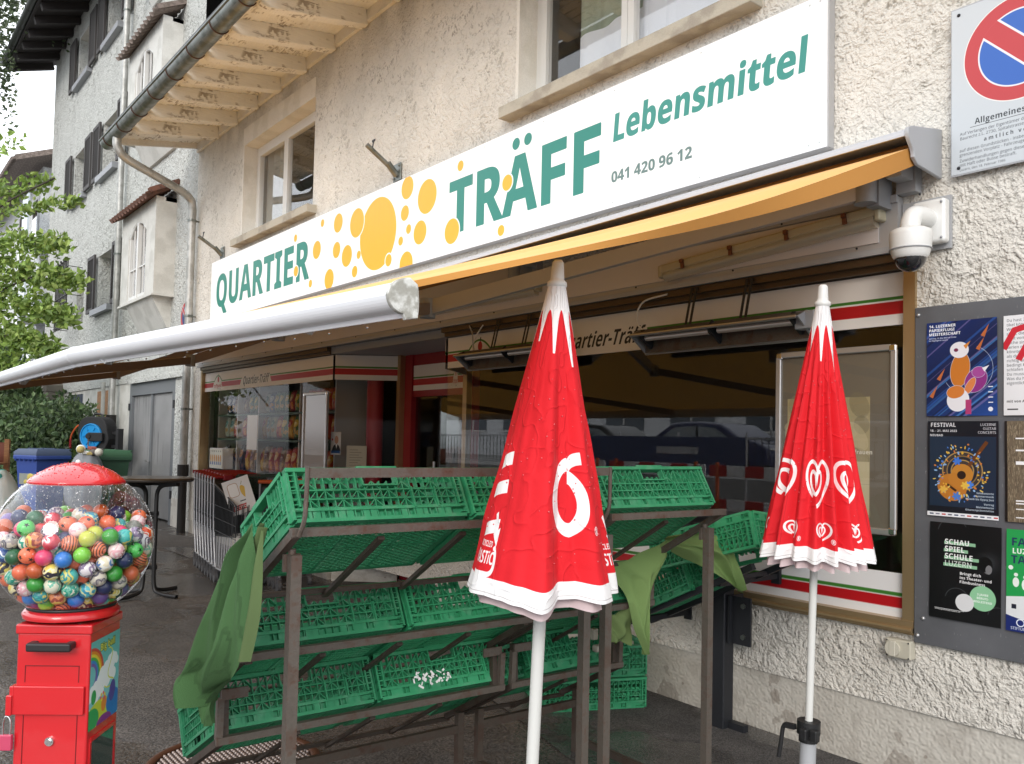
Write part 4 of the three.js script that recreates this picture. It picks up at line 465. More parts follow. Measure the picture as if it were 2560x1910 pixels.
  poster('brown poster with a shaggy print, middle of the right poster column', -1.348, 1.474, ctex(424, 600, (c, w, h) => { c.fillStyle = '#6a5e4c'; c.fillRect(0, 0, w, h); const r = rng(6); for (let i = 0; i < 2600; i++) { const k = r(); c.strokeStyle = k > .6 ? '#a89a80' : k > .3 ? '#4a4034' : '#7c6e58'; c.lineWidth = 1.5; const x = r() * w, y = r() * h; c.beginPath(); c.moveTo(x, y); c.lineTo(x + 8 * (r() - .5), y + 14 + 14 * r()); c.stroke(); } c.fillStyle = '#15130f'; c.fillRect(0, 0, 14, h); c.fillStyle = '#eee'; [[60, 100, 70, 8], [60, 170, 90, 10], [60, 240, 120, 20], [60, 470, 80, 8], [60, 486, 80, 8], [60, 520, 110, 6], [60, 570, 100, 6]].forEach((q) => c.fillRect(...q)); }), .006);
  poster('green and white family day poster, lowest of the right poster column', -1.343, 1.022, ctex(424, 600, (c, w, h) => { c.fillStyle = '#e0e2e4'; c.fillRect(0, 0, w, h); c.fillStyle = '#1f9a4c'; c.beginPath(); c.moveTo(0, 0); c.lineTo(w, 0); c.lineTo(w, 340); c.lineTo(0, 400); c.fill(); F(c, 'FAMILIEN', 24, 96, 'bold 66px sans-serif', '#1c2c54'); F(c, 'LUZERNER', 30, 142, 'bold 44px sans-serif', '#e8f0e8'); F(c, 'TAG', 24, 200, 'bold 66px sans-serif', '#1c2c54'); c.fillStyle = '#e8efe8'; [[52, 300, 22], [104, 310, 26]].forEach(([x, y, q]) => { c.beginPath(); c.ellipse(x, y + 10, q * .8, q * 1.3, 0, 0, 7); c.fill(); c.beginPath(); c.arc(x, y - 34, q * .5, 0, 7); c.fill(); }); c.beginPath(); c.arc(24, 226, 13, 0, 7); c.fill(); c.fillStyle = '#1b2a6c'; c.beginPath(); c.moveTo(0, 505); c.quadraticCurveTo(w / 2, 560, w, 530); c.lineTo(w, h); c.lineTo(0, h); c.fill(); c.fillStyle = '#223'; c.fillRect(30, 440, 26, 26); c.strokeStyle = '#e6ecf6'; c.lineWidth = 6; c.beginPath(); c.arc(80, 545, 20, 0, 7); c.stroke(); F(c, 'STIFTUNG', 26, 588, '22px sans-serif', '#e6ecf6'); }), -.01);
}
// framed boards on the display windows
{
  const frame = (label, x0, x1, y0, y1, tex, mat) => { const t = thing('display_board', label, 'display board'), f = .03; obj('panel', bb(x0 + .01, x1 - .01, y0 + .01, y1 - .01, .022, .034), M.greyPale, t); obj('sheet', new THREE.PlaneGeometry(x1 - x0 - .03, y1 - y0 - .03).translate((x0 + x1) / 2, (y0 + y1) / 2, .037), mat, t); obj('cover_sheet', new THREE.PlaneGeometry(x1 - x0 - .03, y1 - y0 - .03).translate((x0 + x1) / 2, (y0 + y1) / 2, .041), M.glass, t); for (const y of [y0, y1 - f]) obj('frame_rail', rb(x1 - x0 - .05, f, .02, .006, (x0 + x1) / 2, y + f / 2, .044), M.alu, t); for (const x of [x0, x1 - f]) obj('frame_rail', rb(f, y1 - y0 - .05, .02, .006, x + f / 2, (y0 + y1) / 2, .044), M.alu, t); for (const x of [x0 + .02, x1 - .02]) for (const y of [y0 + .02, y1 - .02]) obj('corner', rb(.04, .04, .022, .012, x, y, .044, 3), M.chrome, t); return t; };
  frame('silver poster frame with faded sepia sheet on the right window, behind the rear parasol', -2.60, -1.955, 1.155, 2.045, null, printed(ctex(512, 720, (c, w, h) => { c.fillStyle = '#6e675a'; c.fillRect(0, 0, w, h); c.fillStyle = '#a89c78'; c.fillRect(40, 190, w - 140, 480); const r = rng(14); for (let i = 0; i < 60; i++) { c.fillStyle = ['#8f8668', '#bcb08a', '#7a7258', '#c8bd98'][i % 4]; c.globalAlpha = .5; c.beginPath(); c.ellipse(60 + r() * 320, 210 + r() * 440, 20 + 50 * r(), 10 + 34 * r(), r() * 3, 0, 7); c.fill(); } c.globalAlpha = 1; F2(c, 'Landfrauen', 290, 420); function F2(c, s, x, y) { c.font = 'bold 24px sans-serif'; c.fillStyle = '#d8d4c6'; c.fillText(s, x, y); } c.fillStyle = '#c4ba98'; c.fillRect(340, 450, 70, 210); c.strokeStyle = '#9a917a'; c.beginPath(); c.moveTo(340, 540); c.lineTo(410, 540); c.stroke(); }), .5));
  frame('narrow silver poster frame with blank grey-beige sheet on the left window', -8.36, -7.80, .78, 2.02, null, std([.36, .31, .28], .5));
}
// socket, steel post
{
  const s = thing('power_socket', 'beige outdoor power socket on the wall under the window corner', 'socket', [-1.945, .645, 0]); obj('box', rb(.12, .085, .05, .008, 0, 0, .026), std([.52, .49, .40], .45), s); obj('cover', [cyl(.034, .034, .012, -.02, 0, 0, 24).rotateX(PI / 2).translate(-.0, -.0, .052), rb(.03, .07, .012, .004, -.02, 0, .06)], std([.58, .55, .46], .45), s); for (const [x, y] of [[-.05, .034], [.05, .034], [-.05, -.034], [.05, -.034]]) obj('screw', sph(.004, x, y, .052, 6, 5), M.darkSteel, s);
  const p = thing('steel_post', 'dark blue-black steel post with bolted flange at the wall under the window', 'post', [-2.86, .06, .13]); obj('post', [rb(.085, .92, .085, .006, 0, .46, 0)], M.darkSteel, p); obj('flange', [bx(.16, .25, .012, .1, .58, .0), bx(.012, .25, .12, .06, .58, -.03)], M.darkSteel, p); for (const y of [.5, .66]) obj('bolt', [cyl(.014, .014, .012, 0, 0, 0, 6).rotateX(PI / 2).translate(.14, y, .008)], M.zinc, p); obj('stub', [bx(.1, .04, .04, .09, .02, -.02)], M.darkSteel, p);
  const bc = thing('blue_price_card', 'small blue and white card on the window glass below the rear parasol', 'card'); obj('card', plate(.075, .10, .002, -2.505, 1.0, .0), printed(ctex(64, 84, (c, w, h) => { c.fillStyle = '#dfe6ec'; c.fillRect(0, 0, w, h); c.fillStyle = '#2f6fb0'; c.fillRect(0, 30, w, 54); c.fillStyle = '#7fb4d8'; c.fillRect(6, 38, 52, 8); c.fillRect(6, 54, 40, 6); }), .4), bc);
  const pl = thing('street_pebble', 'pale flat pebble on the dark pavement near the parasol base', 'pebble', [-2.35, ground(-2.35) + .008, .5]); obj('stone', new THREE.SphereGeometry(.02, 8, 6).scale(1.3, .35, .8), M.stone, pl);
}
// ---------------------------------------------------------------- market stall, crates, cloths
const SO = [-2.2314, 0, 1.0725], SA = 88.27 * PI / 180, SL = [Math.cos(SA), -Math.sin(SA)];
const W = (u, v, y) => [SO[0] + SL[0] * u + SL[1] * v * 1, y, SO[2] + SL[1] * u - SL[0] * v]; // u along the stall towards the wall, v away from the street side
const SH = [[-.05, 1.284, .36, 1.04], [.34, .853, .75, .62], [.53, .54, .94, .31]];
{
  const stall = (label, u0, u1, bar) => {
    const t = thing('market_stall', label, 'market stall', [SO[0], 0, SO[2]], SA, 'steel stall frames for the green crates'), P = (u, v, y) => [u, y, -v], R = M.rust, D = M.rustDark;
    for (const u of [u0 + .035, u1 - .035]) { obj('post', [beam(P(u, 0, .03), P(u, 0, 1.215), .032, .032), bx(.05, .05, .012, u, 1.19, -.024), cyl(.012, .012, .05, u, 1.18, -.02, 8)], R, t); obj('leg', beam(P(u, .80, .03), P(u, .80, .37), .03, .03), D, t); obj('base_beam', beam(P(u, .02, .13), P(u, .78, .13), .024, .03), D, t); obj('side_brace', [beam(P(u, .352, 1.02), P(u, .352, .83), .024, .024), beam(P(u, .56, .70), P(u, .55, .53), .024, .024)], D, t); }
    obj('long_beam', beam(P(u0 + .04, .80, .30), P(u1 - .04, .80, .30), .024, .034), D, t);
    SH.forEach(([v0, y0, v1, y1], i) => {
      const s = obj('shelf', [beam(P(u0, v0, y0), P(u1, v0, y0), .024, .024)], R, t);
      obj('shelf_rail', beam(P(u0, v1, y1), P(u1, v1, y1 - .01), .018, .016), D, s);
      for (const u of [u0 + .012, u1 - .012]) obj('shelf_rail', beam(P(u, v0, y0 - .006), P(u, v1, y1), .024, .024), i ? D : R, s);
      const n = Math.round((u1 - u0) / .3); for (let k = 1; k < n; k++) { const u = lerp(u0, u1, k / n); obj('slat', beam(P(u, v0 + .02, y0 - .03), P(u, v1, y1 - .02), .022, .012), D, s); }
      if (i) for (const u of [u0 + .012, u1 - .012]) obj('stop_post', [beam(P(u, v0 + .005, y0), P(u, v0 - .0, y0 + (i === 1 ? .19 : .14)), .022, .022)], R, s); if (i === 2) for (const [u, q] of [[u0 + .06, 1], [u1 - .06, -1]]) obj('joint_plate', bx(.09, .034, .010, u, y0 + .15, -v0), R, s);
    });
    if (bar) { obj('stop_bar', beam(P(u0 + .03, -.085, 1.452), P(u1 - .01, -.085, 1.452), .010, .028), R, t); for (const u of [u0 + .02, u1 - .01]) obj('stop_rod', [tube([P(u + .008, -.088, 1.468), P(u + .006, -.09, 1.38), P(u + .002, -.09, 1.32), P(u - .004, -.07, 1.275)], .007, 12, 8)], R, t); }
    return t;
  };
  stall('longer left rusty steel stall frame holding green crates on three sloping shelves', -1.80, -.62, true); stall('shorter right rusty steel stall frame between the two parasols', -.585, .055, false);
}
// a folding vegetable crate: 600 x 400 x 175, walls of ribs
function crateGeo() {
  const wallBars = (L, H, nC, flip) => { // in the plane of the wall: x along, y up, z outwards
    const o = [], hd = .019, z = hd / 2, bar = (x0, y0, x1, y1, w, d = hd) => { const dx = x1 - x0, dy = y1 - y0, l = Math.hypot(dx, dy); o.push(bx(l, w, d, (x0 + x1) / 2, (y0 + y1) / 2, d / 2, 0, 0, Math.atan2(dy, dx))); };
    const y0 = .045, y1 = H - .012, rows = 4, rh = (y1 - y0) / rows, cw = (L - .07) / nC, xs = -L / 2 + .035, hx = .06, hy = H - .045; // grip opening
    bar(-L / 2, H - .006, L / 2, H - .006, .013, .028); for (let r = 0; r <= rows; r++) { const y = y0 + r * rh; if (r === rows) continue; if (Math.abs(y - hy) < .004) continue; bar(-L / 2, y, L / 2, y, .0042, .021); }
    for (let c = 0; c <= nC; c++) { const x = xs + c * cw, inG = Math.abs(x) < hx - .004; bar(x, y0, x, inG ? y0 + rh * 3 : y1, .0032); }
    for (let r = 0; r < rows; r++) for (let c = 0; c < nC; c++) { const xa = xs + c * cw, xb = xa + cw, ya = y0 + r * rh, yb = ya + rh; if (r === 3 && Math.abs((xa + xb) / 2) < hx) continue; if ((c + r * 2) % 4 === 0) bar(xa, ya, xb, yb, .003); else if ((c + r * 2) % 4 === 1) bar(xa, yb, xb, ya, .003); else if ((c + r * 2) % 4 === 3 && r % 2) bar(xa, ya, xb, yb, .003); }
    bar(-hx, hy - .012, hx, hy - .012, .005, .026); bar(-hx, hy - .012, -hx, y1, .005, .026); bar(hx, hy - .012, hx, y1, .005, .026); bar(-hx - .01, H + .001, hx + .01, H + .001, .012, .026);
    for (const s of [-1, 1]) { bar(s * (L / 2 - .004), .01, s * (L / 2 - .004), H, .008, .024); bar(s * (L / 2 - .026), .05, s * (L / 2 - .026), H - .01, .006, .026); for (let k = 0; k < 8; k++) bar(s * (L / 2 - .004), .02 + k * .019, s * (L / 2 - .026), .02 + k * .019, .003, .022); }
    for (let r = 0; r < rows; r++) for (const [a, b] of [[-L / 2 + .03, -hx], [-hx, hx], [hx, L / 2 - .03]]) { if (r === 3 && a === -hx) continue; o.push(bx(b - a, rh * .42, .0025, (a + b) / 2, y0 + r * rh + rh * .24, .003)); }
    // foot: solid band with recesses
    o.push(bx(L - .02, .012, .02, 0, .009, .010), bx(L - .02, .006, .022, 0, .040, .011), bx(L - .02, .034, .003, 0, .024, .003)); const q = L / 2; for (const [a, b] of [[-q + .05, -q + .1], [-q + .13, -q + .2], [-.075, -.03], [.05, .075], [q - .2, q - .15], [q - .12, q - .06]]) o.push(bx(b - a, .03, .017, (a + b) / 2, .024, .0095)); for (let k = 0; k < nC; k += 1) o.push(bx(.003, .03, .017, xs + k * cw, .024, .0095));
    if (L > .5) for (const x of [.105, .19]) o.push(bx(.006, .07, .026, x, .075, .013)); return merge(o);
  };
  const base = () => { const o = [], w = .29, d = .19; o.push(bx(.58, .005, .012, 0, .006, .188), bx(.58, .005, .012, 0, .006, -.188), bx(.012, .005, .38, .284, .006, 0), bx(.012, .005, .38, -.284, .006, 0), bx(.57, .008, .008, 0, .006, 0), bx(.008, .008, .37, .1, .006, 0), bx(.008, .008, .37, -.1, .006, 0)); const p = .0145; for (let s = -1; s <= 1; s += 2) for (let k = -50; k <= 50; k++) { const c = k * p * 1.35, m = .55 * s; let xa = Math.max(-w, -w), ya = m * xa + c, xb = w, yb = m * xb + c; const cl = (x, y) => { if (y > d) return [(d - c) / m, d]; if (y < -d) return [(-d - c) / m, -d]; return [x, y]; };[xa, ya] = cl(xa, ya);[xb, yb] = cl(xb, yb); if (Math.abs(xa) > w + 1e-6 || Math.abs(xb) > w + 1e-6 || Math.abs(xb - xa) < .01) continue; const l = Math.hypot(xb - xa, yb - ya); o.push(bx(l, .004, .0032, (xa + xb) / 2, .006 + s * .0005, (ya + yb) / 2, 0, -Math.atan2(yb - ya, xb - xa), 0)); } return merge(o); };
  const long = wallBars(.598, .175, 20), short = wallBars(.362, .175, 12);
  return { long, short, base: base() };
}
const CG = crateGeo(), crateMap = (k, seed) => dtex(256, (u, v) => { const g = fbm(u, v, 8, 5, seed), f = vn(u * 64, v * 64, 64, seed), q = sstep(.55, .72, g) * .35 + (f > .9 ? .25 : 0); return [.030, .30, .132].map((c, i) => Math.pow(clamp(lerp(c * k * (.85 + .3 * g), [.22, .34, .26][i], q * .55)), 1 / 2.2)); }, true), crateMats = [[1, 601], [.88, 602], [1.1, 603]].map(([k, sd]) => scaled(phy([1, 1, 1], .5, { map: crateMap(k, sd) }), 3.1)), crateMat = crateMats[0];
const crate0 = new THREE.Group(); crate0.name = 'vegetable_crate';
for (const s of [1, -1]) { const a = obj('long_wall', CG.long, crateMat, crate0); a.position.z = .18 * s; a.rotation.y = s > 0 ? 0 : PI; const b = obj('short_wall', CG.short, crateMat, crate0); b.position.x = .28 * s; b.rotation.y = s * PI / 2; } obj('base', CG.base, crateMat, crate0);
let nCr = 0;
function crate(label, pos, ry, rx = 0, rz = 0, group = 'green vegetable crates') { const c = nCr++ ? crate0.clone() : crate0; c.name = numbered('vegetable_crate'); c.position.set(...pos); c.rotation.order = 'YXZ'; c.rotation.set(rx, ry, rz); c.userData = { label, category: 'crate', group }; scene.add(c); if (nCr % 3) c.traverse((o) => { if (o.isMesh) o.material = crateMats[nCr % 3]; }); return c; }
{
  const on = (i, u, label, o = {}) => { const [v0, y0, v1, y1] = SH[i], th = Math.atan2(y0 - y1, v1 - v0), s = o.s ?? .195, v = v0 + .02 + s * Math.cos(th) + .012 * Math.sin(th), y = y0 + .02 - s * Math.sin(th) + (o.lift || 0); return crate(label, W(u, v, y), SA + (o.yaw || 0), -th, o.roll || 0); };
  on(0, -1.482, 'bright green empty crate, leftmost on the top shelf of the stall'); on(0, -.872, 'bright green empty crate on the top shelf, mostly hidden behind the front parasol', { yaw: .015 }); on(0, -.272, 'bright green empty crate, rightmost on the top shelf of the stall', { yaw: -.02, lift: .004 });
  on(1, -1.486, 'green crate in shade, leftmost on the middle shelf'); on(1, -.868, 'green crate in shade, second from left on the middle shelf', { yaw: .02 }); on(1, -.27, 'green crate on the middle shelf behind the white parasol pole', { yaw: -.02 });
  on(2, -1.492, 'green crate at the lower left with the dark green cloth hanging onto it', { yaw: .01 }); on(2, -.87, 'green crate on the lowest shelf with white paper scraps on its side', { yaw: -.02 });
  on(2, -.42, 'green crate turned and leaning on the lowest shelf, left of the parasol pole', { yaw: PI / 2, s: .30, roll: 0, lift: .01 }).rotation.set(-.5, SA - .25, .16); on(2, -.13, 'green crate with beige plastic pieces on the lowest shelf, right of the parasol pole', { yaw: .05, s: .22 });
  crate('lower crate of the two stacked on the pavement at the right end of the stall', [-3.595, .068, .439], 66.2 * PI / 180); crate('upper crate of the two stacked on the pavement at the right end of the stall', [-3.597, .246, .437], 66.8 * PI / 180);
  crate('sloping green crate under the light green cloth, right of the stall', [-3.02, .70, .33], .02, 0, .46); crate('upside-down green crate with its mesh base up, beside the right parasol', [-2.66, 1.155, .42], .05, PI - .12, -.30);
  // a low sloping trestle carries the two crates at the right
  const t = thing('bracket_shelf', 'dark steel bracket shelf under the sloping crates at the window', 'shelf', [0, 0, 0]); for (const z of [.18, .48]) obj('rail', beam([-3.32, .545, z], [-2.42, .99, z], .03, .03), M.darkSteel, t); for (const [x, y] of [[-3.2, .595], [-2.62, .88]]) obj('wall_bracket', [beam([x, y, .48], [x, y, -.01], .025, .025), bx(.05, .08, .02, x, y, -.0)], M.darkSteel, t); obj('cross_bar', [beam([-3.2, .6, .18], [-3.2, .6, .48], .02, .02), beam([-2.55, .92, .18], [-2.55, .92, .48], .02, .02)], M.darkSteel, t);
  const sc = thing('paper_scraps', 'torn white paper label stuck to a crate of the lowest shelf', 'paper'); const r = rng(44), L = [], th = Math.atan2(.215, .38); for (let i = 0; i < 34; i++) { const u = -1.08 + .16 * r(), h = .06 + .09 * r(); const p = W(u, SH[2][0] + .008 - h * .49, SH[2][1] + .018 + h * .87); const g = new THREE.PlaneGeometry(.006 + .018 * r(), .003 + .007 * r()); g.rotateZ(r() * 3); g.rotateX(-th); g.rotateY(SA); L.push(g.translate(p[0] + .012, p[1], p[2])); } obj('scrap', L, M.white, sc);
  const pb = thing('beige_clips', 'two beige plastic pieces on the crate of the lowest shelf', 'plastic pieces'); { const a = W(-.13, .52, .70), b = W(-.12, .50, .64); obj('clip', rb(.03, .05, .03, .006, ...a), M.stone, pb); obj('clip', rb(.035, .03, .05, .008, ...b), M.stone, pb); }
}
// cloths
function drape(name, label, left, right, fold, mat, nU = 30, nV = 40, th = 0) { // left/right: edge curves; fold(u, v) -> offset vector
  const cv = (p) => new THREE.CatmullRomCurve3(p.map((q) => V3(...q)), false, 'catmullrom', .4), A = cv(left), B = cv(right); const g = new ParametricGeometry((u, v, o) => { const a = A.getPoint(v), b = B.getPoint(v), f = fold(u, v); o.set(lerp(a.x, b.x, u) + f[0], lerp(a.y, b.y, u) + f[1], lerp(a.z, b.z, u) + f[2]); }, nU, nV); g.computeVertexNormals(); return g;
}
{
  const weave = dtex(256, (u, v) => { const a = vn(u * 128, v * 128, 128, 3), h = .5 + .5 * Math.sin(u * 128 * PI) * Math.sin(v * 128 * PI); return [a * .5 + h * .5, 0, 0].fill(a * .5 + h * .5); });
  const cl1 = scaled(std([.062, .145, .05], .95, 0, { bumpMap: weave, bumpScale: .0015 }), 6), cl2 = scaled(std([.20, .31, .105], .95, 0, { bumpMap: weave, bumpScale: .0015 }), 6);
  const a = thing('green_cloth', 'dark green cloth hanging over the left end of the stall', 'cloth');
  const f1 = (u, v) => { const k = sstep(0, .25, v), s = .028 * k * Math.sin(u * 13 + v * 1.6) + .016 * k * Math.sin(u * 24 + 2 - v * 3) + .03 * sstep(.7, 1, v) * Math.sin(u * 7 + 1 + v * 9); return [SL[0] * s, .012 * Math.sin(u * 9 + v * 20) * v, SL[1] * s]; };
  obj('cloth', drape('', '', [W(-1.89, .005, 1.31), W(-1.89, .12, 1.25), W(-1.90, .22, 1.17), W(-1.91, .34, 1.02), W(-1.91, .43, .89), W(-1.91, .50, .79), W(-1.9, .44, .70)], [W(-1.89, -.0, 1.305), W(-1.895, .0, 1.22), W(-1.9, .01, 1.12), W(-1.9, .04, 1.0), W(-1.9, .075, .915), W(-1.9, .18, .83), W(-1.9, .28, .755)], f1, cl1, 46, 50), cl1, a);
  obj('fold', drape('', '', [W(-1.87, .30, .90), W(-1.88, .42, .80), W(-1.88, .44, .73), W(-1.88, .36, .665)], [W(-1.86, .2, .86), W(-1.87, .27, .78), W(-1.88, .30, .72), W(-1.88, .335, .66)], (u, v) => { const s = .02 * Math.sin(u * 9 + v * 4); return [SL[0] * s, 0, SL[1] * s]; }, cl1, 16, 20), cl1, a);
  obj('lining', drape('', '', [W(-1.87, .0, 1.31), W(-1.88, .06, 1.2), W(-1.88, .12, 1.05), W(-1.88, .16, .9)], [W(-1.86, -.02, 1.29), W(-1.87, -.02, 1.2), W(-1.875, -.01, 1.06), W(-1.88, .03, .92)], (u, v) => { const s = .012 * Math.sin(u * 12 + v * 3); return [SL[0] * s, 0, SL[1] * s]; }, cl1, 14, 20), std([.10, .15, .055], .95), a);
  const b = thing('green_cloth', 'light green cloth draped between the stall end and the sloping crates', 'cloth');
  const f2 = (u, v) => { const s = .022 * Math.sin(u * 6 + v * 4) + .012 * Math.sin(u * 15 - v * 5); return [SL[1] * s, .008 * Math.sin(u * 11), -SL[0] * s]; };
  obj('cloth', drape('', '', [W(-.23, .34, 1.01), W(-.15, .31, .92), W(-.12, .30, .86), W(-.1, .29, .76), W(-.055, .28, .65)], [W(.1, .3, 1.138), W(.115, .29, 1.09), W(.055, .29, 1.0), W(.0, .29, .90), W(-.03, .28, .76), W(-.045, .28, .66)].slice(0, 6), f2, cl2), cl2, b);
  obj('cloth_end', drape('', '', [W(.09, .3, 1.138), W(.28, .30, 1.15), W(.43, .30, 1.135), W(.52, .3, 1.095), W(.565, .29, .98), W(.6, .28, .87)], [W(.112, .29, 1.088), W(.2, .29, 1.055), W(.3, .29, 1.02), W(.40, .28, .975), W(.50, .28, .92), W(.59, .28, .865)], f2, cl2), cl2, b);
  obj('cloth_tail', drape('', '', [W(-.22, .36, .80), W(-.2, .36, .74), W(-.2, .36, .70)], [W(-.05, .34, .86), W(-.06, .34, .76), W(-.09, .34, .69)], f2, cl2), std([.14, .2, .07], .95), b);
}
// ---------------------------------------------------------------- parasols
function heart(c, x, y, w, h, lw) { // heart swirl mark
  c.save(); c.translate(x, y); c.scale(w / 2, h / 2); c.lineWidth = lw; c.lineCap = 'butt'; c.strokeStyle = '#f2f0f0'; const hp = (s, dx, open) => { c.beginPath(); if (open) c.moveTo(dx - .3 * s, .55 * s); else c.moveTo(dx, .95 * s); c.bezierCurveTo(dx - 1.05 * s, .25 * s, dx - 1.1 * s, -.9 * s, dx - .45 * s, -.85 * s); c.bezierCurveTo(dx - .15 * s, -.82 * s, dx, -.6 * s, dx + .02, -.4 * s); c.bezierCurveTo(dx + .1 * s, -.8 * s, dx + .45 * s, -1.0 * s, dx + .75 * s, -.75 * s); c.bezierCurveTo(dx + 1.2 * s, -.3 * s, dx + .7 * s, .65 * s, dx, .97 * s); c.stroke(); }; hp(1, 0, true); hp(.52, -.12, false); c.restore();
}
const creaseBump = dtex(512, (u, v) => { const a = Math.abs(vn(u * 32 + fbm(u, v, 8, 3, 703) * 2, v * 16, 32, 701) - .5), b = fbm(u, v, 16, 5, 705), h = clamp(.5 + .5 * b - .45 * Math.exp(-a * 26)); return [h, h, h]; });
const canopyTex = (marks) => ctex(2048, 1024, (c, w, h) => { // u = round the canopy, top of the picture = tip
  c.fillStyle = '#d8101f'; c.fillRect(0, 0, w, h); c.fillStyle = '#efedee'; c.beginPath(); c.moveTo(0, 0); const n = 8; for (let k = 0; k <= n; k++) { const x = k * w / n; c.lineTo(x - w / n * .5, h * .085); c.quadraticCurveTo(x - w / n * .2, h * .09, x - w / n * .05, h * (.19 + .04 * (k % 3))); c.lineTo(x + w / n * .05, h * (.19 + .04 * (k % 3))); c.quadraticCurveTo(x + w / n * .2, h * .09, x + w / n * .5, h * .085); } c.lineTo(w, 0); c.fill(); marks(c, w, h);
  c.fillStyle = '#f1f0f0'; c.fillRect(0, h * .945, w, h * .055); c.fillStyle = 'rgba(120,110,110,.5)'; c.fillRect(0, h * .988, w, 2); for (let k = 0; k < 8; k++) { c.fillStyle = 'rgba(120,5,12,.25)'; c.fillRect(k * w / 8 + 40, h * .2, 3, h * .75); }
});
function parasol(label, pos, lean, tilt, H, y0, y1, R, prof, marks, pr) {
  const t = thing('closed_parasol', label, 'parasol', pos, 0, undefined); t.rotation.z = -lean; t.rotation.x = tilt;
  const face = Math.atan2(-pos[0], 3.87 - pos[2]); const N = prof.length; const pf = (a) => { let q = ((a / (2 * PI)) % 1 + 1) % 1 * N; const i = Math.floor(q), f = q - i, s = f * f * (3 - 2 * f); return lerp(prof[i], prof[(i + 1) % N], s); };
  const rad = (th, k) => { const e = sstep(.02, .5, k); return (R * (.115 + .885 * Math.pow(k, 1.04))) * lerp(1, pf(th), e) * (1 + e * (.010 * Math.sin(k * 17 + th * 5) + .05 * (vn(th * 2.55 + 3, k * 5, 16, 71) - .5) + .03 * (vn(th * 5.1, k * 11 + th, 32, 72) - .5))); };
  const mk = (sc, kk0, nv, dy) => { const g = new ParametricGeometry((u, v, o) => { const th = u * 2 * PI, k = lerp(kk0, 1, v), r = rad(th, k) * sc, a = th + face + PI; o.set(Math.sin(a) * r, lerp(y1, y0, k) + dy + (k > .8 ? (k - .8) * (.18 * (1 - pf(th)) + .12 * (vn(th * 2.55, 7.5, 16, 75) - .5)) : 0), Math.cos(a) * r); }, 220, nv); const uv = g.attributes.uv; for (let i = 0; i < uv.count; i++) { const u = uv.getX(i), v = uv.getY(i); uv.setXY(i, u, 1 - lerp(kk0, 1, v)); } g.computeVertexNormals(); return g; };
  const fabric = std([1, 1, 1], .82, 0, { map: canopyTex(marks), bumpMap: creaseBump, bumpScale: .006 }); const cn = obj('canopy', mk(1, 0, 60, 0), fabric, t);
  obj('lining', mk(.86, .55, 20, -.03), std([.66, .52, .53], .8), t);
  for (let k = 0; k < 8; k++) { const a = k * PI / 4 + .3, ca = Math.cos(a), sa = Math.sin(a); obj('rib', rod([ca * .03, y1 - .12, sa * .03], [ca * R * .62, y0 + .05, sa * R * .62], .004, 5), M.whitePlastic, cn); }
  obj('pole', [rod([0, .32, 0], [0, y1, 0], pr, 20)], phy([.72, .72, .69], .35, { clearcoat: .2 }), t); obj('finial', new THREE.LatheGeometry([[0, .085], [.012, .084], [.018, .075], [.021, .03], [.022, .022], [.03, .016], [.031, .004], [.022, -.006]].map((p) => new THREE.Vector2(...p)), 24).translate(0, y1 - .005, 0), M.whitePlastic, t);
  const bs = obj('stand', [cyl(.032, .03, .4, 0, .02, 0, 24), cyl(.24, .24, .025, 0, 0, 0, 40)], M.greyPale, t); obj('clamp', [cyl(.044, .044, .05, 0, .40, 0, 20), rb(.03, .045, .03, .006, .045, .41, .03), rb(.03, .045, .03, .006, .012, .41, .048), cyl(.036, .036, .02, 0, .37, 0, 20)], M.black, bs); obj('clamp_lever', [beam([-.03, .425, .045], [-.075, .42, .045], .018, .02), tube([[-.07, .422, .045], [-.082, .41, .046], [-.088, .35, .048], [-.095, .29, .05]], .0085, 14, 8)], M.black, bs);
  const r = rng(pos[0] * 100 | 0), dr = []; for (let i = 0; i < 90; i++) { const th = PI + (r() - .5) * 2.6, k = .3 + .6 * r(), q = rad(th, k) + .001, a = th + face + PI; dr.push(sph(.0016 + .0012 * r(), Math.sin(a) * q, lerp(y1, y0, k), Math.cos(a) * q, 5, 4)); } stuff(obj('water_drops', dr, phy([.75, .10, .12], .05, { clearcoat: 1 }), cn));
  return t;
}
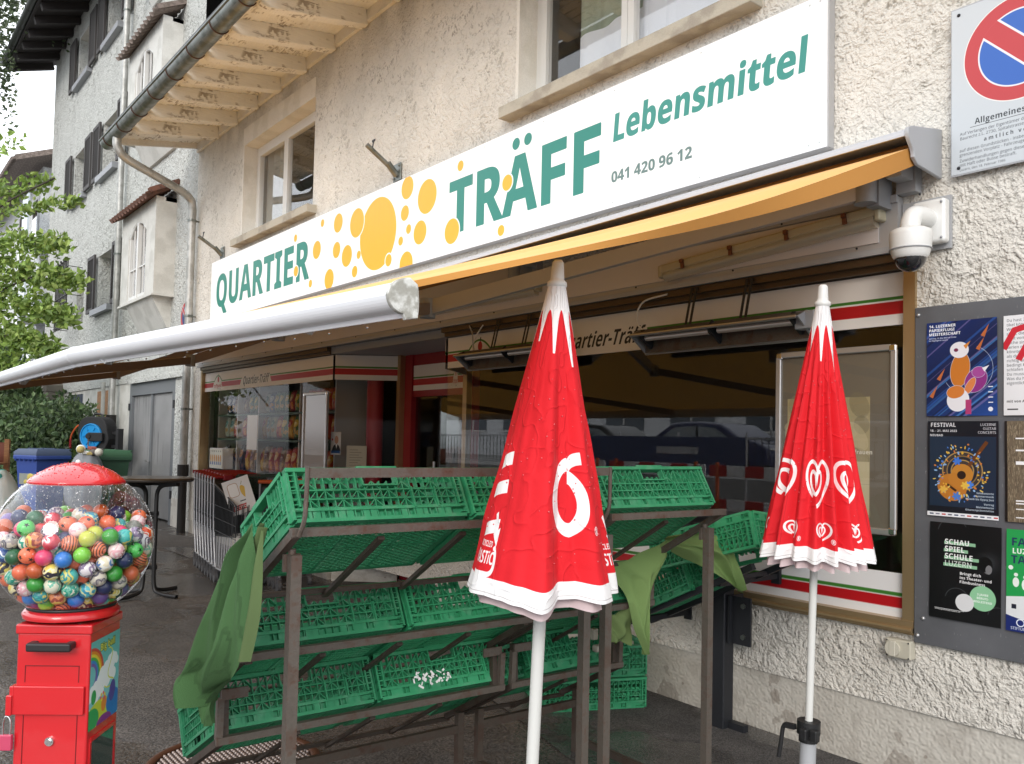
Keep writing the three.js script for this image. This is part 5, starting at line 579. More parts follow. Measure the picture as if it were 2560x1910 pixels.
{
  const T = (c, s, x, y, f, sx = 1) => { c.save(); c.translate(x, y); c.scale(sx, 1); c.font = f; c.fillStyle = '#f2f0f0'; c.textAlign = 'center'; c.fillText(s, 0, 0); c.restore(); };
  const recyc = (c, x, y) => { T(c, 'RECYCLED', x, y, 'bold 26px sans-serif'); T(c, 'PLASTiC', x, y + 52, 'bold 54px sans-serif', .9); c.strokeStyle = '#f2f0f0'; c.lineWidth = 17; c.beginPath(); c.moveTo(x + 78, y - 6); c.lineTo(x + 96, y + 18); c.quadraticCurveTo(x + 112, y + 78, x + 66, y + 84); c.lineTo(x - 60, y + 84); c.stroke(); c.beginPath(); c.moveTo(x + 36, y - 110); c.lineTo(x + 76, y - 40); c.stroke(); c.fillStyle = '#f2f0f0'; c.beginPath(); c.moveTo(x + 44, y - 44); c.lineTo(x + 92, y - 66); c.lineTo(x + 90, y - 6); c.fill(); };
  // radius profile round the canopy; the middle entries face the camera
  const p1 = [.95, .88, 1, .9, 1, .9, 1.0, .95, .99, 1.0, 1.05, 1.14, 1.26, .80, .80, 1.06, 1.0, .86, .99, .95, .85, .97, .9, 1];
  parasol('large closed red parasol with white pole in front of the stall', [-2.035, ground(-2) - .0, 2.165], .0485, 0, 2.1, 1.06, 1.985, .236, p1, (c, w, h) => { c.lineCap = 'butt'; c.strokeStyle = '#f2f0f0'; c.lineWidth = 44; c.beginPath(); c.ellipse(w * .574, h * .685, 104, 104, 0, PI * .48, PI * 1.5); c.stroke(); c.beginPath(); c.ellipse(w * .574, h * .705, 74, 84, 0, -PI * .5, PI * .52); c.stroke(); c.lineWidth = 40; c.beginPath(); c.moveTo(w * .574, h * .592); c.quadraticCurveTo(w * .59, h * .565, w * .612, h * .562); c.stroke(); T(c, '®', w * .635, h * .80, 'bold 40px sans-serif'); c.lineWidth = 44; for (const y of [.575, .665, .79]) { c.beginPath(); c.moveTo(w * .30, h * (y + .02)); c.quadraticCurveTo(w * .345, h * y, w * .372, h * (y - .004)); c.stroke(); } recyc(c, w * .335, h * .855); recyc(c, w * .72, h * .86); heart(c, w * .08, h * .72, 300, 260, .22); }, .0195);
  const p2 = Array.from({ length: 36 }, (_, i) => (i % 2 ? .80 : 1.02) + .05 * Math.sin(i * 2.3));
  parasol('closed red parasol with heart marks standing near the window on the right', [-1.884, ground(-1.88), .882], .028, 0, 2.2, 1.085, 2.065, .214, p2, (c, w, h) => { for (const x of [.30, .42, .525, .655]) heart(c, w * x, h * .885, 96, 74, .19); for (const x of [.36, .50, .63]) heart(c, w * x, h * .70, 190, 190, .17); for (const x of [.45, .55]) T(c, '®', w * x, h * .925, 'bold 26px sans-serif'); for (const x of [.12, .85]) heart(c, w * x, h * .7, 230, 190, .17); }, .0145);
}
// ---------------------------------------------------------------- ball vending machine
{
  const mx = -2.712, mz = 3.322, turn = 54 * PI / 180, R = .2125, cy = 1.236, sq = .198;
  const t = thing('ball_vending_machine', 'red ball vending machine with clear globe full of bouncy balls', 'vending machine', [mx, 0, mz], turn);
  obj('body', [rb(sq, .90, sq, .006, 0, .545, 0)], M.red, t); obj('foot', rb(.26, .05, .26, .01, 0, .07, 0), M.black, t); obj('top_plate', [rb(.208, .028, .208, .006, 0, 1.005, 0, 3)], M.red, t);
  obj('globe_ring', [new THREE.LatheGeometry([[.125, 1.028], [.128, 1.04], [.118, 1.052], [.105, 1.05], [.105, 1.03]].map((p) => new THREE.Vector2(...p)), 48)], M.red, t); obj('gasket', new THREE.TorusGeometry(.112, .006, 8, 48).rotateX(PI / 2).translate(0, 1.056, 0), M.black, t);
  const z = sq / 2, groove = (x0, x1, y0, y1) => [bb(x0, x1, y1 - .0012, y1 + .0012, z, z + .0012), bb(x0, x0 + .002, y0, y1, z, z + .0012), bb(x1 - .002, x1, y0, y1, z, z + .0012)];
  obj('seam', [...groove(-.075, .072, .86, .905), ...groove(-.075, .072, .45, .775)], std([.16, .004, .006], .5), t);
  obj('handle', [rb(.12, .024, .02, .006, 0, .962, z + .026), rb(.02, .02, .03, .005, -.05, .964, z + .012), rb(.02, .02, .03, .005, .05, .964, z + .012)], M.black, t);
  obj('hasp_bar', [rb(.19, .078, .008, .003, -.005, .812, z + .006), rb(.012, .078, .03, .003, -.104, .812, z - .004), rb(.016, .055, .01, .003, -.108, .80, z + .012)], M.red, t);
  obj('lock', [cyl(.012, .012, .006, 0, 0, 0, 24).rotateX(PI / 2).translate(.0, .70, z), cyl(.007, .007, .004, 0, 0, 0, 16).rotateX(PI / 2).translate(0, .70, z + .006)], M.chrome, t);
  const stick = ctex(420, 560, (c, w, h) => {
    const g = c.createLinearGradient(0, 0, 0, h); g.addColorStop(0, '#6fb7b4'); g.addColorStop(1, '#8fd0d8'); c.fillStyle = g; c.fillRect(0, 0, w, h); ['#c8443c', '#e08a2e', '#e8cf3c', '#56a84c', '#4a86c8', '#7a5aa8'].forEach((q, i) => { c.strokeStyle = q; c.lineWidth = 20; c.beginPath(); c.arc(10, 220, 170 - i * 19, -1.6, 1.4); c.stroke(); });
    const cloud = (x, y, s) => { c.fillStyle = '#f2f4f6'; for (const [a, b, q] of [[0, 0, 50], [45, -22, 46], [90, 0, 50], [45, 22, 56], [-34, 20, 36], [128, 22, 34]]) { c.beginPath(); c.arc(x + a * s, y + b * s, q * s, 0, 7); c.fill(); } }; cloud(180, 250, 1.2); cloud(40, 330, 1); cloud(280, 180, .8); c.strokeStyle = '#d8d850'; c.lineWidth = 9; c.beginPath(); c.moveTo(260, 90); c.bezierCurveTo(420, 120, 160, 260, 300, 300); c.bezierCurveTo(420, 330, 260, 380, 210, 330); c.stroke();
    c.fillStyle = '#c9d340'; c.beginPath(); c.ellipse(120, 560, 240, 160, -.2, 0, 7); c.fill(); c.fillStyle = '#3fa35a'; c.beginPath(); c.ellipse(40, 500, 100, 70, 0, 0, 7); c.fill(); c.beginPath(); c.ellipse(60, 360, 34, 46, 0, 0, 7); c.fill(); c.fillStyle = '#3878c0'; c.beginPath(); c.ellipse(350, 470, 110, 90, .4, 0, 7); c.fill(); c.fillStyle = '#5a4a98'; c.beginPath(); c.ellipse(330, 390, 44, 70, .2, 0, 7); c.fill(); c.fillStyle = '#8a2f88'; c.beginPath(); c.ellipse(220, 560, 110, 50, 0, 0, 7); c.fill(); c.fillStyle = '#e08a3a'; c.beginPath(); c.ellipse(210, 440, 38, 50, .2, 0, 7); c.fill(); for (let k = 0; k < 8; k++) { c.fillStyle = ['#e8d24a', '#e06a7a'][k % 2]; c.beginPath(); c.arc(190 + 30 * Math.cos(k), 390 + 20 * Math.sin(k), 12, 0, 7); c.fill(); }
    c.font = 'bold 62px sans-serif'; c.lineWidth = 10; c.strokeStyle = '#3a6a3c'; c.fillStyle = '#e8dc5a'; c.save(); c.translate(130, 84); c.rotate(-.02); c.strokeText('Big ball', 0, 0); c.fillText('Big ball', 0, 0); c.restore();
  });
  obj('sticker', new THREE.PlaneGeometry(.19, .245).rotateY(PI / 2).translate(z + .0012, .845, 0), printed(stick, .3), t);
  obj('side_window', [bb(z - .001, z + .002, .15, .69, -.075, .075)], phy([.05, .08, .07], .06, { clearcoat: 1 }), t); obj('window_trim', [bb(z, z + .004, .69, .70, -.08, .08), bb(z, z + .004, .14, .69, -.085, -.075), bb(z, z + .004, .14, .69, .075, .085)], M.red, t);
  obj('globe', new THREE.SphereGeometry(R, 72, 48, 0, 7, .62, PI - .62 - .56).translate(0, cy, 0), phy([.985, .985, .985], .015, { transmission: 1, thickness: 0, ior: 1.6 }), t);
  const lid = obj('lid', [new THREE.LatheGeometry([[0, .056], [.03, .054], [.065, .045], [.098, .028], [.12, .012], [.128, .004], [.129, -.004], [.122, -.006], [0, -.004]].map((p) => new THREE.Vector2(...p)), 64).translate(0, cy + .172, 0)], M.red, t); obj('knob', [sph(.007, 0, cy + .229, 0, 12, 8)], M.whitePlastic, lid);
  { const r = rng(77), lo = [], D = phy([1, 1, 1], .02, { transmission: .9, thickness: 0 }), lp = (q) => q < .03 ? .055 : q < .065 ? lerp(.054, .045, (q - .03) / .035) : q < .098 ? lerp(.045, .028, (q - .065) / .033) : lerp(.028, .008, (q - .098) / .026); for (let i = 0; i < 420; i++) { const a = r() * 6.28, q = .122 * Math.sqrt(r()), s = .0011 + .0019 * r() * r(); const g = new THREE.SphereGeometry(s, 6, 4).scale(1, .55, 1).translate(Math.cos(a) * q, cy + .1725 + lp(q), Math.sin(a) * q); lo.push(g); } stuff(obj('rain_drops', lo, phy([.75, .03, .04], .03, { clearcoat: 1 }), lid));
    const gl = []; for (let i = 0; i < 800; i++) { const a = r() * 6.28, el = lerp(-.25, .95, Math.pow(r(), .7)), s = .0008 + .0016 * r() * r() * (el > .3 ? 1 : .6); const rr = R + .0003; gl.push(new THREE.SphereGeometry(s, 5, 4).translate(Math.cos(a) * Math.cos(el) * rr, cy + Math.sin(el) * rr, Math.sin(a) * Math.cos(el) * rr)); } stuff(obj('globe_drops', gl, phy([.95, .95, .95], .04, { clearcoat: 1, transmission: .5, thickness: 0 }), t)); }
  // padlock
  const dx = Math.cos(turn), dz = -Math.sin(turn), nx = Math.sin(turn), nz = Math.cos(turn), at = (x, y, zz) => [mx + dx * x + nx * zz, y, mz + dz * x + nz * zz];
  const pl = thing('padlock', 'small pink padlock hanging from the hasp of the red ball machine', 'padlock', at(-.112, .70, z + .012), turn); obj('lock_body', rb(.034, .042, .014, .003, 0, 0, 0), phy([.55, .06, .13], .35, { clearcoat: .4 }), pl); obj('shackle', tube([[-.010, .018, 0], [-.010, .05, 0], [-.006, .066, 0], [0, .07, 0], [.006, .066, 0], [.010, .05, 0], [.010, .018, 0]], .0026, 24, 8), M.chrome, pl);
  // balls: poured into the globe
  const br = .0225, r = rng(123), N = 372, P = []; for (let i = 0; i < N; i++) { const a = r() * 6.28, q = Math.sqrt(r()) * (R - .05); P.push([Math.cos(a) * q, -.16 + r() * .32, Math.sin(a) * q]); }
  for (let it = 0; it < 260; it++) { for (const p of P) p[1] -= it < 200 ? .0012 : .0003; for (let s = 0; s < 2; s++) { for (let i = 0; i < N; i++) for (let j = i + 1; j < N; j++) { const a = P[i], b = P[j], x = b[0] - a[0], y = b[1] - a[1], w = b[2] - a[2], d2 = x * x + y * y + w * w; if (d2 < 4 * br * br && d2 > 1e-12) { const d = Math.sqrt(d2), k = (2 * br - d) / d * .5; a[0] -= x * k; a[1] -= y * k; a[2] -= w * k; b[0] += x * k; b[1] += y * k; b[2] += w * k; } } for (const p of P) { const d = Math.hypot(...p), m = R - br - .002; if (d > m) { p[0] *= m / d; p[1] *= m / d; p[2] *= m / d; } if (p[1] < -.165) p[1] = -.165; } } }
  const bt = (draw) => ctex(256, 128, draw), swirl = (a, b, c2, seed) => bt((c, w, h) => { c.fillStyle = a; c.fillRect(0, 0, w, h); const q = rng(seed); for (let i = 0; i < 9; i++) { c.strokeStyle = i % 2 ? b : c2; c.lineWidth = 5 + 11 * q(); c.beginPath(); let y = q() * h; c.moveTo(-10, y); for (let x = 0; x <= w + 10; x += 32) c.quadraticCurveTo(x + 16, y + (q() - .5) * 70, x + 32, y += (q() - .5) * 24); c.stroke(); } }), print = (bg, ink, shape) => bt((c, w, h) => { c.fillStyle = bg; c.fillRect(0, 0, w, h); c.fillStyle = c.strokeStyle = ink; for (let i = 0; i < 4; i++) for (let j = 0; j < 2; j++) { const x = 32 + i * 64 + j * 30, y = 42 + j * 44; c.beginPath(); if (shape === 'star') { for (let k = 0; k < 10; k++) { const a = k * PI / 5, q = k % 2 ? 6 : 16; c.lineTo(x + q * Math.sin(a), y - q * Math.cos(a)); } c.fill(); } else if (shape === 'spot') { c.ellipse(x, y, 11, 9, i, 0, 7); c.fill(); } } if (shape === 'stripe') for (let i = 0; i < 8; i++) { c.lineWidth = 4; c.beginPath(); c.moveTo(0, 14 + i * 14); c.bezierCurveTo(80, i * 14, 170, 30 + i * 14, 256, 14 + i * 14); c.stroke(); } }), ball = (map) => phy([1, 1, 1], .32, { map, clearcoat: .35 }), plain = (c, tr = 0) => phy(c, .3, { clearcoat: .4, transmission: tr, thickness: 0 });
  const kinds = [['plain bright red', plain([.65, .03, .03])], ['plain coral orange', plain([.8, .16, .07])], ['plain lime green', plain([.22, .62, .06])], ['plain deep green', plain([.04, .33, .04])], ['lemon yellow', plain([.62, .66, .05], .2)], ['plain mid blue', plain([.03, .2, .62])], ['hot pink', plain([.75, .05, .16])], ['violet', plain([.16, .08, .32])], ['navy blue', plain([.02, .03, .11], .1)], ['clear glittery', plain([.5, .55, .5], .7)], ['dark green see-through', plain([.02, .2, .07], .45)], ['burnt orange', plain([.55, .1, .02])],
    ['cream and blue marbled', ball(swirl('#e6dcc0', '#5b7fb8', '#f2f0e8', 1))], ['teal and yellow marbled', ball(swirl('#4fb8b0', '#d8cf70', '#2f8f9a', 2))], ['white and purple marbled', ball(swirl('#e4dde0', '#55465e', '#8d7a9a', 3))], ['yellow and black marbled', ball(swirl('#e8d060', '#2c2838', '#f0e8b8', 4))], ['red and white marbled', ball(swirl('#c82a40', '#f0e4e0', '#e85a68', 5))], ['blue and white marbled', ball(swirl('#2c4f8f', '#e6ebee', '#7aa8cc', 6))], ['pink striped white', ball(swirl('#f0dada', '#8a2038', '#e8b0b8', 7))], ['green and white marbled', ball(swirl('#e8e6d0', '#1f9a84', '#78c0a8', 8))], ['coral and brown marbled', ball(swirl('#e0895a', '#a04a38', '#e8c060', 9))], ['grey and cream marbled', ball(swirl('#d8d0c0', '#6a6670', '#a8a0a0', 10))], ['black star printed orange', ball(print('#f07850', '#1a1210', 'star'))], ['black star printed green', ball(print('#58c860', '#10160f', 'star'))], ['black spotted orange', ball(print('#ee6a44', '#1a0f0c', 'spot'))], ['black striped orange', ball(print('#f0825c', '#231510', 'stripe'))], ['turquoise and cream marbled', ball(swirl('#58c0c8', '#e0dca8', '#2f90b0', 11))], ['orange and white marbled', ball(swirl('#e8501c', '#f4e8dc', '#f07838', 12))]];
  const geo = new THREE.SphereGeometry(br, 20, 14), used = {}; const cam = new THREE.Vector3(0, 1.55, 3.87).sub(new THREE.Vector3(mx, cy, mz)).normalize();
  const kindOf = []; const seen = P.map((p) => [p, p[0] * cam.x + p[1] * cam.y + p[2] * cam.z + (p[1] > .03 ? .12 : 0) + (Math.hypot(...p) > R - br * 2.2 ? .06 : 0)]).sort((a, b) => b[1] - a[1]).slice(0, 296).map((q) => q[0]);
  seen.forEach((p, i) => {
    const k = (r() < .42 ? Math.floor(r() * 12) : 12 + Math.floor(r() * (kinds.length - 12))), w = [mx + p[0], cy + p[1], mz + p[2]], front = p[0] * cam.x + p[2] * cam.z, side = p[0] * cam.z - p[2] * cam.x; // side > 0: left in the photograph
    const row = p[1] > .055 ? 'top' : p[1] > .015 ? 'upper' : p[1] > -.025 ? 'upper middle' : p[1] > -.065 ? 'middle' : p[1] > -.11 ? 'lower middle' : 'bottom', col = side > .13 ? 'far left' : side > .08 ? 'left' : side > .027 ? 'left of centre' : side > -.027 ? 'centre' : side > -.08 ? 'right of centre' : side > -.13 ? 'right' : 'far right', dep = front > .13 ? 'frontmost' : front > .09 ? 'in front' : front > .04 ? 'behind the front balls' : front > -.03 ? 'deep inside' : 'at the back';
    kindOf.push(k); let near = 'plain', nd = 9; for (let j = 0; j < i; j++) { const d = Math.hypot(seen[j][0] - p[0], seen[j][1] - p[1], seen[j][2] - p[2]); if (d < nd && kindOf[j] !== k) { nd = d; near = kinds[kindOf[j]][0]; } } const base = `${kinds[k][0]} ball, ${row} ${col}, ${dep}`; used[base] = (used[base] || 0) + 1; const label = used[base] === 1 ? base : `${kinds[k][0]} ball, ${row} ${col}, beside a ${near} one`; const m = new THREE.Mesh(geo, kinds[k][1]); m.castShadow = m.receiveShadow = true; m.name = numbered('bouncy_ball'); m.position.set(...w); m.rotation.set(r() * 6, r() * 6, r() * 6); tag(m, label, 'bouncy ball', 'bouncy balls in the globe'); scene.add(m);
  });
}
// ---------------------------------------------------------------- things in the yard and along the wall
{
  { // standing table
    const t = thing('standing_table', 'round dark standing table on black tube legs left of the trolleys', 'table', [-7.83, ground(-7.8), 1.69], .5); obj('top', [new THREE.LatheGeometry([[0, 1.04], [.33, 1.04], [.35, 1.032], [.352, 1.02], [.34, 1.005], [0, 1.0]].map((p) => new THREE.Vector2(...p)), 48)], phy([.06, .052, .045], .35, { clearcoat: .3 }), t);
    for (let k = 0; k < 4; k++) { const a = k * PI / 2, c = Math.cos(a), s = Math.sin(a); obj('leg', tube([[c * .27, .985, s * .27], [c * .13, .97, s * .13], [c * .065, .9, s * .065], [c * .06, .5, s * .06], [c * .06, .15, s * .06], [c * .085, .05, s * .085], [c * .2, .025, s * .2], [c * .33, .022, s * .33]], .018, 48, 10, .3), M.black, t); } obj('leg_ring', [bx(.16, .03, .03, 0, .72, 0), bx(.03, .03, .16, 0, .72, 0), bx(.16, .03, .03, 0, .25, 0), bx(.03, .03, .16, 0, .25, 0)], M.black, t); obj('crossbar', [bx(.6, .03, .04, 0, .985, 0), bx(.04, .03, .6, 0, .985, 0)], M.black, t);
  }
  // wheelie bins
  const bin = (name, label, pos, turn, col, lidCol) => {
    const t = thing(name, label, 'bin', pos, turn); t.scale.set(.84, .98, .84); const g = new THREE.BoxGeometry(.56, .9, .62, 4, 6, 4), p = g.attributes.position; for (let i = 0; i < p.count; i++) { const k = lerp(.78, 1, p.getY(i) / .9 + .5); p.setX(i, p.getX(i) * k); p.setZ(i, p.getZ(i) * k); } g.computeVertexNormals(); obj('body', [g.translate(0, .53, 0)], col, t); obj('rim', [rb(.63, .07, .70, .02, 0, .96, 0), ...[-.24, -.12, 0, .12, .24].map((x) => bx(.012, .05, .71, x, .93, 0))], col, t);
    const L = new THREE.BoxGeometry(.62, .1, .68, 6, 2, 6), q = L.attributes.position; for (let i = 0; i < q.count; i++) if (q.getY(i) > .01) { q.setX(i, q.getX(i) * .84); q.setZ(i, q.getZ(i) * .84); } L.computeVertexNormals(); const ld = obj('lid', [L.translate(0, 1.04, 0), bx(.5, .02, .04, 0, 1.08, -.36)], lidCol, t); obj('lid_rib', [bx(.4, .012, .03, 0, 1.095, .14), bx(.4, .012, .03, 0, 1.095, -.1)], lidCol, ld); for (const x of [-.25, .25]) obj('wheel', cyl(.1, .1, .05, 0, 0, 0, 20).rotateZ(PI / 2).translate(x, .1, -.26), M.black, t); return t;
  };
  const green = bin('green_bin', 'dark green wheelie bin below the hose reel beside the double door', [-14.2, ground(-14.2), .62], .3, std([.035, .10, .055], .5), std([.05, .14, .07], .5)); obj('sticker', rb(.14, .06, .006, .01, .08, .74, .275), std([.66, .45, .16], .5), green);
  const blue = bin('blue_bin', 'blue wheelie bin with grey-blue lid in front of the bushes', [-14.45, ground(-14.4), 1.44], .45, std([.03, .065, .27], .45), std([.06, .085, .15], .5)); obj('torn_sack', [new THREE.PlaneGeometry(.44, .26, 8, 5).translate(.02, .68, .29)], phy([.55, .58, .5], .25, { transmission: .55, thickness: 0 }), blue); obj('yellow_wrapper', [new THREE.SphereGeometry(.09, 8, 6).scale(1.1, .7, .3).translate(.1, .66, .285), new THREE.SphereGeometry(.06, 7, 5).scale(1.3, .7, .3).translate(-.02, .59, .28)], std([.5, .40, .08], .6), blue);
  { // rubbish sack with waste on top
    const t = thing('rubbish_sack', 'grey rubbish sack with litter on top between the blue and green bins', 'rubbish sack', [-13.75, ground(-13.7), .98]); const g = new THREE.SphereGeometry(.27, 28, 20), p = g.attributes.position; for (let i = 0; i < p.count; i++) { const a = Math.atan2(p.getZ(i), p.getX(i)), y = p.getY(i), k = 1 + .07 * Math.sin(a * 9 + y * 14) + .05 * Math.sin(a * 4 - y * 20); p.setXYZ(i, p.getX(i) * k, y * 2.0, p.getZ(i) * k); } g.computeVertexNormals(); obj('sack', g.translate(0, .53, 0), std([.20, .21, .23], .35), t); const r = rng(5); for (let i = 0; i < 11; i++) obj('litter', [r() > .5 ? rb(.1 + .08 * r(), .05, .09, .015, (r() - .5) * .36, 1.03 + r() * .08, (r() - .5) * .3) : sph(.05 + .02 * r(), (r() - .5) * .34, 1.03 + r() * .08, (r() - .5) * .3, 8, 6)], std([[.6, .58, .5], [.3, .08, .06], [.5, .4, .15], [.75, .75, .72], [.12, .1, .09]][i % 5], .6), t);
  }
  { // hose reel on the wall
    const t = thing('hose_reel', 'black wall hose reel with bright blue drum on the cast downpipe', 'hose reel', [-15.1, 1.5, .55], .62); const s = new THREE.Shape(); s.moveTo(-.26, .18); s.quadraticCurveTo(-.22, .29, -.08, .30); s.lineTo(.10, .30); s.quadraticCurveTo(.26, .27, .27, .08); s.lineTo(.3, -.04); s.quadraticCurveTo(.26, -.26, .06, -.31); s.quadraticCurveTo(-.14, -.28, -.22, -.12); s.quadraticCurveTo(-.29, .02, -.26, .18);
    obj('case', new THREE.ExtrudeGeometry(s, { depth: .2, bevelEnabled: true, bevelSize: .02, bevelThickness: .02, bevelSegments: 3, curveSegments: 10 }).translate(0, 0, -.1), M.blackRough, t); const rimM = std([.01, .25, .58], .4); const d = obj('drum', [cyl(.205, .205, .03, 0, 0, 0, 40).rotateX(PI / 2).translate(.0, .0, .115)], rimM, t); obj('drum_rim', new THREE.TorusGeometry(.195, .012, 8, 40).translate(0, 0, .15), rimM, d); for (let k = 0; k < 6; k++) obj('drum_rib', bx(.05, .02, .02, .13 * Math.cos(k * 1.05), .13 * Math.sin(k * 1.05), .152, 0, 0, k * 1.05), rimM, d); obj('arm', [rb(.28, .14, .05, .01, .12, -.01, .17), cyl(.045, .045, .06, 0, 0, 0, 20).rotateX(PI / 2).translate(0, 0, .15)], M.black, t); obj('handle', tube([[-.1, .3, 0], [-.06, .36, 0], [.06, .36, 0], [.12, .3, 0]], .016, 16, 8), M.black, t); obj('bracket', [bx(.05, .36, .12, .42, -.05, -.02), bx(.2, .05, .06, .33, .06, -.02), bx(.2, .05, .06, .33, -.16, -.02)], M.black, t);
    obj('hose', [tube([[-.26, .2, .02], [-.36, .17, .03], [-.44, .08, .04], [-.48, -.02, .05], [-.49, -.1, .05]], .014, 20, 8), cyl(.026, .026, .06, -.27, .175, .02, 10)], M.orange, t); obj('nozzle', [rod([-.485, -.05, .05], [-.49, -.17, .05], .02, 8), sph(.026, -.49, -.19, .05, 8, 6)], M.redPaint, t); obj('crank', [rod([0, 0, .19], [0, -.34, .19], .009, 6)], std([.2, .12, .08], .5, .4), t);
  }
  { // left edge: wooden rack, bag with bottles
    const t = thing('wooden_rack', 'reddish wooden rack at the left edge in front of the bushes', 'rack', [-11.30, ground(-11), 2.67], 1.1); for (const [x, z] of [[-.28, -.2], [.28, -.2], [-.28, .2], [.28, .2]]) obj('upright', bx(.05, 1.28, .05, x, .64, z), M.wood, t); obj('side_panel', [bx(.6, .24, .02, 0, 1.12, .2), bx(.6, .24, .02, 0, 1.12, -.2)], std([.23, .075, .05], .6), t); for (const y of [.35, .75, 1.0]) obj('board', bx(.62, .02, .44, 0, y, 0), M.wood, t); for (let k = 0; k < 5; k++) obj('bottle', [cyl(.035, .035, .16, -.22 + k * .11, 1.01, .12, 10), cyl(.013, .013, .07, -.22 + k * .11, 1.17, .12, 8)], std([.06, .01, .008], .2), t);
    const s = thing('plastic_bag', 'clear plastic bag filled with bottles at the left edge beside the globe', 'plastic bag', [-9.87, .40, 2.56]); const g = new THREE.SphereGeometry(.19, 20, 14), p = g.attributes.position; for (let i = 0; i < p.count; i++) { const a = Math.atan2(p.getZ(i), p.getX(i)), y = p.getY(i), k = (1 + .08 * Math.sin(a * 7 + y * 20)) * (y > 0 ? 1 - y * 1.6 : 1); p.setXYZ(i, p.getX(i) * k, y * 1.8, p.getZ(i) * k); } g.computeVertexNormals(); obj('bag', g.translate(0, .42, 0), phy([.85, .88, .86], .25, { transmission: .6, thickness: 0 }), s); for (let k = 0; k < 5; k++) obj('bottle', [cyl(.04, .04, .2, .09 * Math.cos(k * 1.25), .22, .09 * Math.sin(k * 1.25), 10), cyl(.014, .014, .06, .09 * Math.cos(k * 1.25), .42, .09 * Math.sin(k * 1.25), 8)], [std([.6, .62, .6], .2), std([.02, .25, .22], .2)][k % 2], s); obj('cap', [sph(.05, -.02, .72, 0, 8, 6), sph(.04, .05, .69, .04, 8, 6)], std([.05, .3, .28], .5), s);
    const st = thing('black_trough', 'black plastic trough behind the red globe lid, below the bushes', 'trough', [-12.7, ground(-12.7), 2.5], .6); obj('trough', [bx(.5, .5, .05, 0, .3, .2), bx(.5, .5, .05, 0, .3, -.2), bx(.05, .5, .4, -.25, .3, 0), bx(.05, .5, .4, .25, .3, 0), bx(.5, .03, .4, 0, .07, 0)], M.black, st); obj('rail', bx(.9, .04, .04, 0, .6, .24), M.wood, st); const stand = thing('bottle_crate', 'low grey crate under the bag of bottles at the left edge', 'crate', [-9.87, ground(-9.8), 2.56]); obj('side', [bx(.4, .42, .02, 0, .24, .15), bx(.4, .42, .02, 0, .24, -.15), bx(.02, .42, .3, -.2, .24, 0), bx(.02, .42, .3, .2, .24, 0), bx(.4, .02, .3, 0, .46, 0)].map((g) => g.scale(1, .92, 1)), M.black, stand);
  }
  // nested shopping trolleys
  const trolley = (handleMat) => {
    const t = new THREE.Group(); t.name = 'shopping_trolley'; const wires = [], w0 = .25, w1 = .21; for (let k = 0; k < 18; k++) { const q = k / 17, x = lerp(0, .78, q), y0 = lerp(.44, .5, q), ww = lerp(w0, w1, q); for (const s of [-1, 1]) wires.push(rod([x, y0, s * ww], [x + .02, lerp(.94, .78, q), s * ww], .0045, 5)); } for (const y of [.5, .62, .74]) for (const s of [-1, 1]) wires.push(rod([0, y, s * w0], [.8, y - .02, s * w1], .004, 5)); for (const s of [-1, 1]) wires.push(rod([0, .94, s * w0], [.8, .78, s * w1], .008, 6)); for (let k = 0; k < 7; k++) wires.push(rod([0, .44, lerp(-w0, w0, k / 6)], [.8, .5, lerp(-w1, w1, k / 6)], .0035, 5)); for (let k = 0; k < 10; k++) wires.push(rod([.8, .5, lerp(-w1, w1, k / 9)], [.82, .78, lerp(-w1, w1, k / 9)], .0045, 5)); obj('basket', wires, std([.045, .048, .052], .4, .4), t);
    obj('back_panel', [rb(.02, .50, .5, .009, -.02, .70, 0)], std([.035, .04, .045], .45), t); const bars = []; for (const s of [-1, 1]) bars.push(rod([-.06, 1.0, s * .25], [.02, .42, s * .25], .012, 8), rod([.02, .42, s * .25], [.1, .14, s * .24], .012, 8), rod([.1, .14, s * .24], [.85, .14, s * .18], .012, 8)); for (let k = 0; k < 5; k++) for (const e of [-1, 1]) bars.push(rod([.05 + k * .17, .48, e * lerp(.25, .2, k / 4)], [.1 + k * .17, .15, e * lerp(.24, .19, k / 4)], .006, 6)); obj('frame', bars, M.wire, t); obj('handle', [rod([-.08, 1.0, -.27], [-.08, 1.0, .27], .018, 12)], handleMat, t); obj('coin_lock', rb(.07, .06, .09, .01, -.06, 1.0, .12), handleMat, t);
    for (const [x, z] of [[.1, .24], [.1, -.24], [.82, .18], [.82, -.18]]) obj('wheel', [cyl(.055, .055, .03, 0, -.015, 0, 16).rotateX(PI / 2).translate(x, .055, z), bx(.03, .08, .045, x, .11, z)], std([.08, .08, .085], .5), t); return t;
  };
  const a = trolley(M.redPaint), words = ['backmost, at the wall end', 'second from the wall end', 'third from the wall end', 'fourth from the wall end', 'fifth from the wall end', 'sixth from the wall end', 'seventh from the wall end', 'eighth, nearest the stall'];
  for (let k = 0; k < 8; k++) { const c = k ? a.clone() : a; c.name = numbered('shopping_trolley'); const x = -9.30 + k * .15, z = .57 + k * .022; c.position.set(x, ground(x), z); c.rotation.y = -.15; tag(c, `nested wire shopping trolley with dark back panel, ${words[k]} of the row`, 'trolley', 'nested shopping trolleys'); scene.add(c); }
  { const c = trolley(M.orange); c.name = numbered('shopping_trolley'); c.position.set(-7.62, ground(-7.7), .52); c.rotation.y = 2.8; tag(c, 'single wire trolley with orange handle carrying a dark green crate, behind the stall', 'trolley'); scene.add(c); const g = crate('dark green crate standing on the orange-handled trolley at the left window', [-7.95, 1.0, .55], 1.1, 0, 0, undefined); delete g.userData.group; const dk = crateMat.clone(); dk.color.setRGB(.012, .075, .03); g.traverse((o) => { if (o.isMesh) o.material = dk; }); }
